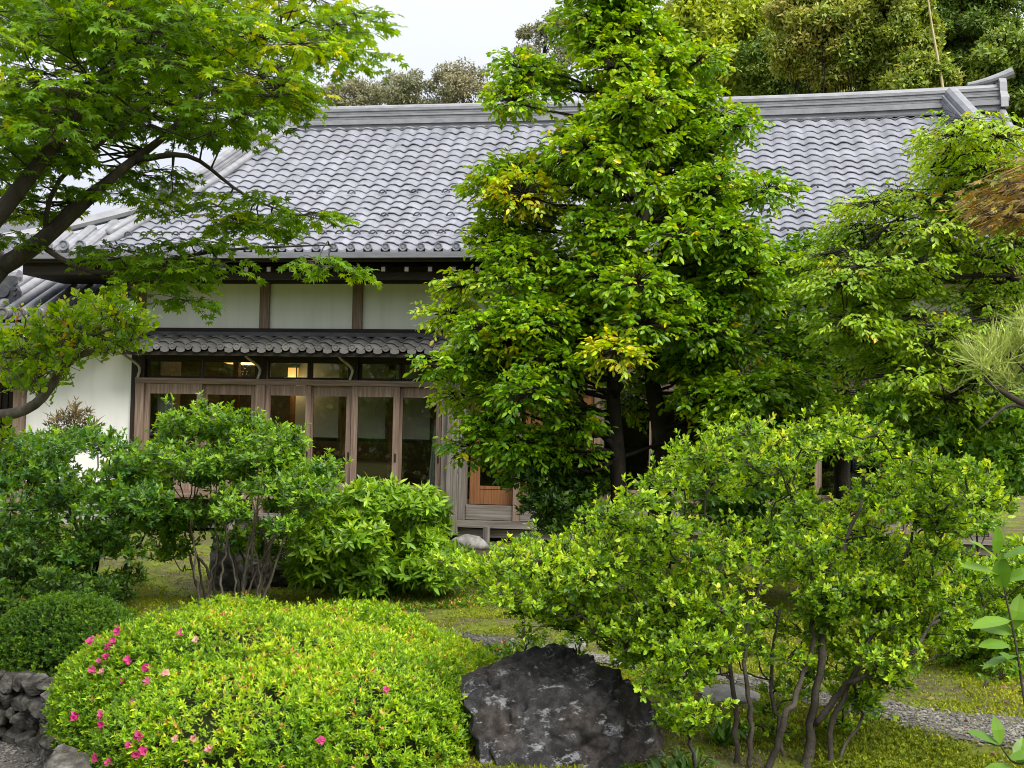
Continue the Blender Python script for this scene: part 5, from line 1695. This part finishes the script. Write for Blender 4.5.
# ---- bronze laceleaf maple fan and pine bough entering from the right, near twig
def right_edge():
    rng = np.random.default_rng(101)
    D = 5.2
    base = np.array([3.0, 5.3, float(terrain(3.0, 5.3))])
    root = empty("laceleaf_maple", base, label="bronze brown fine leaved weeping maple bough at the right edge below the roof corner", cat="tree")
    wood, leaf = Acc(), Acc()
    tr = np.concatenate([[base - (0, 0, .05)], path_px([(1200, 300, D), (1150, 175, D), (1080, 168, D), (1040, 182, D), (1005, 200, D)], 14)])
    wood.tube(tr, np.linspace(.06, .004, len(tr)), 7)
    for px, py in poly_sample(rng, [(1000, 185), (1050, 160), (1100, 165), (1090, 215), (1020, 218), (975, 222)], 60):
        c = at(px, py, D + rng.uniform(-.3, .3))
        j = np.argmin(np.linalg.norm(tr[3:] - c, axis=1))
        limb(wood, rng, tr[3 + j], c, .004, .002, wob=.06, sides=4, n=5)
        n = 14
        d = norm(np.array([-1.0, 0, -.5]) + rng.normal(0, .3, (n, 3)))
        p = c + rng.normal(0, .05, (n, 3)) * np.array([1.4, 1, .8])
        put_leaves(leaf, p, d, rng.normal(0, .6, (n, 3)) + np.array([0, -.3, .8]), rng.uniform(.035, .065, n), rng.uniform(.016, .03, n), "maple", rng.normal(.5, .25, n), rng.normal(1, .25, n))
        wood.segs(np.repeat(c[None], n, 0), p, .0014, .0008)
        n = 14
        d = norm(np.array([-1.0, 0, -.5]) + rng.normal(0, .22, (n, 3)))
        put_leaves(leaf, c + rng.normal(0, .05, (n, 3)), d, rng.normal(0, 1, (n, 3)), rng.uniform(.05, .12, n), rng.uniform(.003, .006, n), "needle", rng.normal(.5, .2, n), rng.normal(1, .2, n))
    finish(root, wood, leaf, "trunk", "bark_dark", "redmaple")
    # pine
    D = 6.2
    base = np.array([3.55, 6.3, float(terrain(3.55, 6.3))])
    root = empty("pine_tree", base, label="pine bough with long pale green needles at the right edge beside the drooping tree", cat="tree")
    wood, leaf = Acc(), Acc()
    tr = np.concatenate([[base - (0, 0, .05)], path_px([(1180, 500, D), (1100, 440, D), (1050, 415, D), (1020, 405, D), (1002, 392, D), (985, 380, D)], 14)])
    wood.tube(tr, np.linspace(.07, .008, len(tr)), 8)
    for q, r0 in (([(1030, 410, D), (1010, 402, D), (990, 420, D), (978, 430, D)], .012), ([(1050, 415, D), (1035, 380, D), (1015, 360, D)], .012), ([(1060, 415, D), (1050, 350, D - .1), (1035, 330, D - .1)], .012)):
        s = path_px(q, 10); wood.tube(s, np.linspace(r0, .005, 10), 6)
        tr = np.concatenate([tr, s])
    for px, py in ((985, 372), (975, 362), (998, 368), (1010, 352), (1022, 348), (1000, 352), (1018, 375), (1035, 340), (1045, 325), (1028, 330), (1040, 360), (1055, 380), (1060, 345), (1008, 382), (990, 358), (1030, 390), (1048, 400)):
        c = at(px, py, D + rng.uniform(-.2, .2))
        j = np.argmin(np.linalg.norm(tr[8:] - c, axis=1))
        limb(wood, rng, tr[8 + j], c, .006, .004, wob=.06, sides=5, n=5)
        n = 60
        d = norm(np.array([-.35, -.1, .55]) + rng.normal(0, .55, (n, 3)))
        p = c + rng.normal(0, .018, (n, 3)) + np.array([-.35, 0, .55]) * rng.uniform(-.05, .06, n)[:, None]
        put_leaves(leaf, p, d, rng.normal(0, 1, (n, 3)), rng.uniform(.14, .22, n), np.full(n, .0075), "needle", rng.normal(.5, .2, n), rng.normal(1, .2, n))
    finish(root, wood, leaf, "trunk", "bark", "pine")
    # near leafy shoot
    D = 3.6
    base = np.array([at(1035, 760, D)[0] + .15, D, float(terrain(2.0, D))])
    root = empty("leafy_sapling", base, label="near upright shoot with large oval light green leaves at the right edge", cat="plant")
    wood, leaf = Acc(), Acc()
    st = np.concatenate([[base], path_px([(1060, 900, D), (1035, 780, D), (1022, 680, D), (1012, 620, D), (1000, 575, D), (996, 552, D)], 16)])
    wood.tube(st, np.linspace(.008, .002, len(st)), 6)
    st2 = path_px([(1035, 760, D), (1015, 768, D), (1000, 745, D - .05)], 8); wood.tube(st2, np.linspace(.004, .002, 8), 5)
    for px, py, dx, dz, L_, ny in ((996, 556, 0, 1, .075, -.9), (998, 560, -.8, .55, .10, -.2), (999, 560, .85, .5, .10, -.3), (1000, 575, -.9, .25, .11, -.3), (1004, 580, .8, .3, .09, -.6), (1003, 590, -.1, .9, .09, -.9),
                                   (1012, 620, -.9, -.1, .11, -.2), (1012, 620, .8, .2, .10, -.2), (1016, 635, -.8, .25, .11, -.5), (1014, 630, .2, .9, .09, -.9), (1020, 655, -.9, -.2, .11, .0), (1020, 655, .9, .1, .09, -.3), (1022, 672, -.6, .5, .10, -.5), (1010, 645, -.95, .05, .09, -.4), (1026, 690, .5, .5, .09, -.5),
                                   (1000, 745, -.9, .4, .085, -.3), (1000, 745, -.1, 1, .07, -.8), (1006, 760, .8, .3, .08, -.3), (1012, 766, -.8, -.1, .08, -.2), (1018, 766, .4, .8, .08, -.5)):
        d = np.array([[dx, rng.normal(0, .35), dz]])
        put_leaves(leaf, at(px, py, D)[None], d, np.array([[rng.normal(0, .25), ny, .8]]), L_ * 1.25, L_ * .6, "ellip", np.array([rng.uniform(.22, .55)]), np.array([1.0]))
    finish(root, wood, leaf, "stem", "bark", "midgreen")
right_edge()

# ------------------------------------------------------------------ rocks
def rock(name, label, c, r, seed, mat, sub=5, rough=.22, cat="rock", strat=0.0, rot=0.0):
    bm = bmesh.new()
    bmesh.ops.create_icosphere(bm, subdivisions=sub, radius=1)
    v = np.array([q.co[:] for q in bm.verts])
    n = fbm(v * 1.3, seed, 5)
    ridg = 1 - np.abs(fbm(v * np.array([2.2, 2.2, 3.5]) + 5, seed + 7, 5))
    s = 1 + rough * n + rough * .55 * (ridg - .7)
    # flat facets: cut by random planes
    rng = np.random.default_rng(seed)
    w = v * s[:, None]
    for k in range(26 if strat else 12):
        d = norm(rng.normal(size=3)); h = rng.uniform(.70, .98)
        e = w @ d - h
        w = w - np.clip(e, 0, None)[:, None] * d * .92
    if strat:
        tl = norm(np.array([-.55, .25, .8]))
        for fr, am, sd_ in ((4.2, .6, 3), (10.5, .55, 13)):
            ph = (w @ tl) * fr + fbm(w * 1.6, seed + sd_, 4) * 1.3
            fl = np.floor(ph); q = ph - fl
            st = fl + np.clip((q - .5) * 3.2 + .5, 0, 1)
            brk = np.clip(vnoise(w * 2.1, seed + sd_ + 2) * 1.6 + .6, 0, 1)
            w = w + v * ((st - ph) * am * strat / (fr / 4.2) * brk)[:, None]
        cr = np.abs(fbm(w * 2.6, seed + 31, 4))
        w = w * (1 - .06 * np.clip(1 - cr * 9, 0, 1) + .012 * fbm(w * 16, seed + 6, 4))[:, None]
    w = w * np.array(r)
    if rot:
        cr_, sr_ = math.cos(rot), math.sin(rot)
        w = np.stack([w[:, 0] * cr_ - w[:, 2] * sr_, w[:, 1], w[:, 0] * sr_ + w[:, 2] * cr_], -1)
    for q, p in zip(bm.verts, w): q.co = p
    me = bpy.data.meshes.new(name)
    bm.to_mesh(me); bm.free()
    o = link_mesh(name, me, M[mat], smooth=True)
    o.location = c
    return tag(o, label, cat)
rock("boulder", "big dark craggy boulder with pale streaks in the foreground beside the azalea mound", (.31, 6.85, -.08), (.70, .6, .68), 3, "rock", 7, .14, strat=.15, rot=.36)
rock("boulder", "large dark boulder in shade behind the round leafy bush", (at(318, 580, 13.2)[0], 13.3, .12), (.62, .45, .42), 8, "stone_dark", 6, .2, strat=.12)
rock("boulder", "upright grey rock behind the bare azalea stems", (at(240, 570, 13.0)[0], 13.1, .2), (.42, .3, .50), 12, "stone_dark", 6, .2, strat=.12)
rock("stone", "small pale stone at the foot of the foreground boulder", (at(562, 764, 5.9)[0], 5.9, .03), (.13, .1, .10), 15, "stone_pale", 4, .15)
rock("stone", "pale grey rounded stone under the low boards beside the floor stump", (at(470, 548, 17.6)[0], 17.6, .06), (.32, .2, .17), 16, "stone_pale", 4, .15)
rock("stone", "pale stone lying behind the low dark shrub by the path", (at(575, 628, 9.6)[0], 9.6, .08), (.11, .09, .08), 17, "stone_pale", 4, .15)
rock("stone", "pale stone seen through the azalea twigs left of its stems", (at(672, 590, 10.4)[0], 10.4, .12), (.22, .15, .2), 18, "stone_pale", 4, .15)
rock("stone", "flat stone beside the rhododendron bush at the moss edge", (at(300, 560, 13.4)[0] + .15, 14.6, .35), (.3, .25, .28), 19, "stone_pale", 4, .15)
rock("stone", "beige stone in the path's edge behind the azalea stems", (at(735, 700, 7.9)[0], 8.1, .03), (.2, .16, .07), 22, "stone_pale", 4, .15)

def retaining_wall():
    rng = np.random.default_rng(121)
    root = Acc()
    seg = np.array(WALL_LINE)
    t = np.concatenate([[0], np.cumsum(np.linalg.norm(np.diff(seg, axis=0), axis=1))])
    for row in range(4):
        s = rng.uniform(0, .1)
        while s < t[-1]:
            ln = rng.uniform(.08, .21)
            m = s + ln / 2
            p = np.array([np.interp(m, t, seg[:, 0]), np.interp(m, t, seg[:, 1])])
            q = np.array([np.interp(m + .05, t, seg[:, 0]), np.interp(m + .05, t, seg[:, 1])])
            d = norm(q - p)
            bm = bmesh.new()
            bmesh.ops.create_icosphere(bm, subdivisions=4, radius=1)
            v = np.array([w.co[:] for w in bm.verts])
            v = np.sign(v) * np.abs(v) ** .55
            sd_ = int(rng.integers(0, 9999))
            v = v * (1 + .22 * fbm(v * 1.5, sd_, 4))[:, None]
            for kk in range(14):
                dd_ = norm(rng.normal(size=3)); e_ = v @ dd_ - rng.uniform(.62, 1.0)
                v = v - np.clip(e_, 0, None)[:, None] * dd_ * .95
            v = v * (1 + .05 * fbm(v * 7, sd_ + 5, 3))[:, None]
            h = rng.uniform(.065, .09)
            v = v * np.array([ln / 2 * 1.02, rng.uniform(.10, .14), h])
            a = rng.normal(-.25, .25)
            v = np.stack([v[:, 0] * math.cos(a) - v[:, 2] * math.sin(a), v[:, 1], v[:, 0] * math.sin(a) + v[:, 2] * math.cos(a)], -1)
            X = p[0] + v[:, 0] * d[0] - v[:, 1] * d[1]; Y = p[1] + v[:, 0] * d[1] + v[:, 1] * d[0]
            Z = -.45 + row * .118 + .05 + v[:, 2] + rng.normal(0, .012)
            f = np.array([[w.index for w in fc.verts] for fc in bm.faces])
            root.add(np.stack([X, Y, Z], -1), f.ravel(), np.full(len(f), 3))
            bm.free()
            s += ln
    o = root.build("stone_retaining_wall", M["wallstone"])
    tag(o, "low curved wall of rough grey stones edging the raised bed at the lower left", "wall")
retaining_wall()

# ------------------------------------------------------------------ ground cover
def ground_cover():
    rng = np.random.default_rng(131)
    leaf = Acc()
    n = 110000
    Y = rng.uniform(5.8, 15.5, n) ; X = rng.uniform(-1, 1, n) * (Y * .46)
    keep = ~low_side(X, Y)
    d = np.abs(Y - path_center(X)) / path_half(X)
    keep &= (d > 1.0 + .0 * X) | (rng.uniform(size=n) < .10 + .6 * np.clip(d - .5, 0, 1))
    dens = vnoise(np.stack([X * 2.3, Y * 2.3, 0 * X], -1), 6)
    keep &= (dens > -.15) | (rng.uniform(size=n) < .3)
    X, Y, dens = X[keep], Y[keep], dens[keep]
    n = len(X)
    p = np.stack([X, Y, terrain(X, Y)], -1)
    for k in range(3):
        dd = norm(rng.normal(0, .55, (n, 3)) * np.array([1, 1, 0]) + np.array([0, 0, .6]))
        put_leaves(leaf, p + rng.normal(0, .012, (n, 3)) * np.array([1, 1, 0]), dd, rng.normal(0, 1, (n, 3)), rng.uniform(.014, .034, n), rng.uniform(.006, .012, n), "rhomb", rng.normal(.46, .2, n) + .3 * dens, rng.normal(1, .18, n))
    o = leaf.build("moss_tufts", M["grass"]); tag(o, "low yellow green moss and grass covering the garden floor", "moss", kind="stuff")
    leaf = Acc()
    n = 1500
    Y = rng.uniform(6, 15, n); X = rng.uniform(-1, 1, n) * Y * .45
    k_ = ~low_side(X, Y); X, Y = X[k_], Y[k_]; n = len(X)
    p = np.stack([X, Y, terrain(X, Y) + .022], -1)
    put_leaves(leaf, p, norm(rng.normal(0, 1, (n, 3)) * np.array([1, 1, .15])), np.array([0, 0, 1.0]) + rng.normal(0, .3, (n, 3)), rng.uniform(.025, .06, n), rng.uniform(.014, .028, n), "ellip", rng.uniform(0, 1, n), rng.normal(1, .25, n))
    o = leaf.build("fallen_leaves", M["litter"]); tag(o, "scattered dry brown fallen leaves on the moss and path", "leaves", kind="stuff")
    # dark low ground cover before the path at the lower right
    leaf = Acc()
    n = 5200
    pts = poly_sample(rng, [(835, 740), (860, 725), (900, 735), (950, 752), (1000, 770), (1000, 800), (820, 800)], 120)
    g = np.array([ground_at(*q) for q in pts])
    g = g[rng.integers(0, len(g), n)] + rng.normal(0, .06, (n, 3)) * np.array([1, 1, 0])
    g[:, 2] = terrain(g[:, 0], g[:, 1])
    ax = norm(rng.normal(0, .25, (n, 3)) + np.array([0, 0, 1.0]))
    whorls(leaf, rng, g + ax * rng.uniform(.02, .07, n)[:, None], ax, 6, .022, .007, rng.normal(.30, .22, n), .8)
    o = leaf.build("low_ground_cover", M["grass"]); tag(o, "dense dark ground cover with tiny leaves beside the gravel path", "ground cover", kind="stuff")
    # brownish patch at the moss edge by the round bush
    leaf = Acc()
    n = 3500
    pts = poly_sample(rng, [(330, 605), (380, 592), (470, 598), (480, 610), (400, 612)], 60)
    g = np.array([ground_at(*q) for q in pts])
    g = g[rng.integers(0, len(g), n)] + rng.normal(0, .09, (n, 3)) * np.array([1, 1, 0])
    g[:, 2] = terrain(g[:, 0], g[:, 1])
    ax = norm(rng.normal(0, .3, (n, 3)) + np.array([0, 0, 1.0]))
    whorls(leaf, rng, g + ax * rng.uniform(.01, .06, n)[:, None], ax, 5, .03, .009, np.where(rng.uniform(size=n) < .25, 1, rng.normal(.15, .12, n)), .8)
    o = leaf.build("low_ground_cover", M["clipped"]); tag(o, "brownish low ground cover along the moss edge under the round bush", "ground cover", kind="stuff")
ground_cover()

def gravel():
    rng = np.random.default_rng(151)
    acc = Acc()
    bm = bmesh.new(); bmesh.ops.create_icosphere(bm, subdivisions=1, radius=1)
    tv = np.array([q.co[:] for q in bm.verts]); tf = np.array([[w.index for w in f.verts] for f in bm.faces]); bm.free()
    X = rng.uniform(-4.2, -1.9, 9000); Y = rng.uniform(5.6, 8.45, 9000)
    k = low_side(X, Y); X, Y = X[k], Y[k]
    X2 = rng.uniform(-1.6, 4.6, 16000); Y2 = path_center(X2) + rng.normal(0, .5, 16000) * path_half(X2)
    X = np.concatenate([X, X2]); Y = np.concatenate([Y, Y2]); n = len(X)
    sz = rng.uniform(.004, .011, n) * (1 + (rng.uniform(size=n) < .06))
    rot = rng.uniform(0, 2 * math.pi, n)
    sh = tv[None] * (1 + rng.normal(0, .22, (n, len(tv), 1))) * (sz[:, None, None] * np.array([1.25, .9, .65]))
    V = np.stack([sh[..., 0] * np.cos(rot)[:, None] - sh[..., 1] * np.sin(rot)[:, None] + X[:, None], sh[..., 0] * np.sin(rot)[:, None] + sh[..., 1] * np.cos(rot)[:, None] + Y[:, None], sh[..., 2] + (terrain(X, Y) + .010)[:, None]], -1)
    loops = (np.arange(n)[:, None] * len(tv) + tf.ravel()[None]).ravel()
    acc.add(V.reshape(-1, 3), loops, np.full(n * len(tf), 3), tint=np.repeat(rng.uniform(0, 1, n), len(tf)))
    o = acc.build("gravel", M["pebble"]); tag(o, "loose grey gravel strewn on the garden path and the sunken walk", "gravel", kind="stuff")
gravel()

def strap_plants():
    rng = np.random.default_rng(141)
    proto = None
    for i, (px, py, D, lab) in enumerate(((690, 735, 6.3, "dark clump of long strap leaves at the foot of the azalea beside the boulder"), (722, 715, 6.9, "dark clump of long strap leaves just behind the azalea's bare stems"), (665, 760, 6.1, "dark clump of long strap leaves against the boulder's right flank"))):
        g = at(px, py, D); z = float(terrain(g[0], D))
        root = empty("strap_leaf_plant", (g[0], D, z), label=lab, cat="plant", group="strap leaved plants under the azalea")
        leaf = Acc()
        n = 26
        th = rng.uniform(0, 2 * math.pi, n)
        for k in range(4):
            pass
        d = np.stack([np.cos(th), np.sin(th), rng.uniform(.6, 1.6, n)], -1)
        base = np.array([g[0], D, z]) + rng.normal(0, .03, (n, 3)) * np.array([1, 1, 0])
        L = rng.uniform(.13, .22, n)
        put_leaves(leaf, base, d, np.array([0, 0, 1.0]) + rng.normal(0, .2, (n, 3)), L, L * .16, "ellip", rng.normal(.25, .15, n), rng.normal(1, .15, n))
        tip = base + norm(d) * (L * .9)[:, None]
        put_leaves(leaf, tip, d * np.array([1, 1, -.3]), np.array([0, 0, 1.0]) + rng.normal(0, .2, (n, 3)), L * .6, L * .13, "ellip", rng.normal(.25, .15, n), rng.normal(1, .15, n))
        finish(root, None, leaf, "", "", "darkgreen", "leaves")
strap_plants()

# ------------------------------------------------------------------ trees on the hill behind
def hill_tree(name, label, px, py_top, py_bot, wpx, D, mat, seed, tint, leafL=.17, nc=46, per=150, ntop=0, group="trees on the hill behind the roof", sparse=1.0, flat=.75):
    rng = np.random.default_rng(seed)
    mpp = D / F_PX
    bx = at(px, py_bot, D)[0]
    z0 = float(terrain(bx, D))
    root = empty(name, (bx, D, z0), label=label, cat="tree", group=group)
    wood, leaf = Acc(), Acc()
    topz = at(px, py_top, D)[2]; botz = max(at(px, py_bot, D)[2], z0 + .8)
    hw = wpx * mpp / 2
    cz = (topz + botz) / 2; hz = (topz - botz) / 2
    tr = np.array([(bx, D, z0 - .3), (bx + .1, D, (z0 + cz) / 2), (bx - .1, D, cz), (bx, D, cz + hz * .6)])
    wood.tube(tr, np.array([.03, .024, .018, .006]) * max(hw, hz) * 2.2, 8)
    for i in range(int(nc * 1.5)):
        q = in_ball(rng, 1, .25)[0]
        if q[1] > .3: q[1] *= -.5
        c = np.array([bx, D, cz]) + q * np.array([hw * .85, hw * .8, hz * .86])
        r = rng.uniform(.15, .29) * min(hw, hz * 1.4)
        j = rng.integers(1, 4)
        limb(wood, rng, tr[j], c, .03 * hw * .5, .008 * hw * .5, wob=.05, sides=5, n=6)
        n = int(per * sparse)
        u = in_ball(rng, n, .6)
        u = u[u[:, 2] > -.65]
        p = c + u * np.array([r, r, r * flat]) * (1 + .25 * vnoise(u * 2.2 + i * 3, seed))[:, None]
        n = len(p)
        t = rng.normal(tint + rng.normal(0, .10), .10, n)
        d = norm(u + rng.normal(0, .8, (n, 3)))
        for k in range(2):
            put_leaves(leaf, p + rng.normal(0, leafL * .35, (n, 3)), norm(d + rng.normal(0, .7, (n, 3))), u + np.array([0, 0, .7]) + rng.normal(0, .5, (n, 3)), rng.uniform(.6, 1.3, n) * leafL, rng.uniform(.35, .6, n) * leafL, "rhomb", t, np.clip(rng.normal(1, .2, n), .5, 1.6))
    finish(root, wood, leaf, "trunk", "bark_dark", mat)
hill_tree("hill_tree", "olive brown rounded hill tree in pale bloom, tallest right above the roof's middle", 825, -35, 100, 125, 38, "hill", 201, .74, nc=75, per=310)
hill_tree("hill_tree", "olive green hill tree overlapping its browner neighbour, behind the bamboo cane", 885, -40, 105, 110, 37, "hill", 202, .55, nc=65, per=310)
hill_tree("hill_tree", "dark green hill tree in the top corner right of the bamboo cane", 965, -60, 110, 110, 40, "hill", 203, .26, nc=65, per=310)
hill_tree("hill_tree", "broad green hill tree just behind the roof's upturned ridge horn", 1015, 30, 130, 110, 35, "hill", 204, .42, nc=57, per=297)
hill_tree("hill_tree", "low olive hill tree peeping over the ridge near the bamboo cane", 918, 55, 120, 80, 34, "hill", 205, .56, nc=37, per=270)
hill_tree("hill_tree", "shaded green hill tree low behind the bamboo grove and the ridge", 790, 20, 130, 120, 44, "hill", 221, .4, nc=50, per=300)
hill_tree("bamboo_clump", "pale yellow green feathery bamboo grove beside the tall tree's top", 722, -25, 120, 150, 46, "bamboo_leaf", 206, .5, nc=50, per=240, leafL=.26)
hill_tree("hill_tree", "dark backing hill tree behind the olive ones, seen in their gaps", 905, -80, 60, 160, 48, "hill", 207, .2, nc=52, per=200, leafL=.3)
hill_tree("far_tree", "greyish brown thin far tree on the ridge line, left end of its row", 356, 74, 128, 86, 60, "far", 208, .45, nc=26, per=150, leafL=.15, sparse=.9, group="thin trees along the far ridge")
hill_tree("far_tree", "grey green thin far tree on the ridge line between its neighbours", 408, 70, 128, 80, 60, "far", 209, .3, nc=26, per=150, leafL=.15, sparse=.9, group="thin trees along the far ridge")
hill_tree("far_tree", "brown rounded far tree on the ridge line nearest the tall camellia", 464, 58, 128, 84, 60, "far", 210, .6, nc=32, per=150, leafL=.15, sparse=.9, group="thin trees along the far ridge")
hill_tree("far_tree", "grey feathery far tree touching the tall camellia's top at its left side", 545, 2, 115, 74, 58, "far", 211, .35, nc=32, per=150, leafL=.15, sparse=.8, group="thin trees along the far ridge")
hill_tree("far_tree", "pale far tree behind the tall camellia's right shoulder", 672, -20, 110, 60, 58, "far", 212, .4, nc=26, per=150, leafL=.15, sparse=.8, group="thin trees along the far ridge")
cane = Acc()
P = path_px([(946, 112, 33), (942, 80, 33), (936, 50, 33), (930, 15, 33), (927, -10, 33)], 12)
b0 = P[0].copy(); b0[2] = float(terrain(b0[0], 33))
cane.tube(np.concatenate([[b0], P]), np.linspace(.05, .02, 13), 8)
o = cane.build("bamboo_cane", M["cane"], smooth=True)
tag(o, "single dry bamboo cane standing bare before the dark hill trees", "bamboo")

def rear_wood():
    rng = np.random.default_rng(301)
    leaf = Acc()
    for i in range(110):
        c = np.array([rng.uniform(-62, 16), rng.uniform(-40, -30), 0]); h = rng.uniform(5, 9)
        for k in range(5):
            q = c + np.array([rng.normal(0, 1.3), rng.normal(0, 1.3), rng.uniform(.1, .95) * h])
            n = 70
            u = in_ball(rng, n, .6)
            put_leaves(leaf, q + u * 1.5, rand_dir(rng, n), u + np.array([0, 0, .6]), rng.uniform(.5, .9, n), rng.uniform(.3, .5, n), "rhomb", rng.normal(.4, .15, n), rng.normal(1, .2, n))
    o = leaf.build("woodland", M["hill"])
    tag(o, "dark belt of garden trees mirrored in the hall's glass", "trees", kind="stuff")
rear_wood()
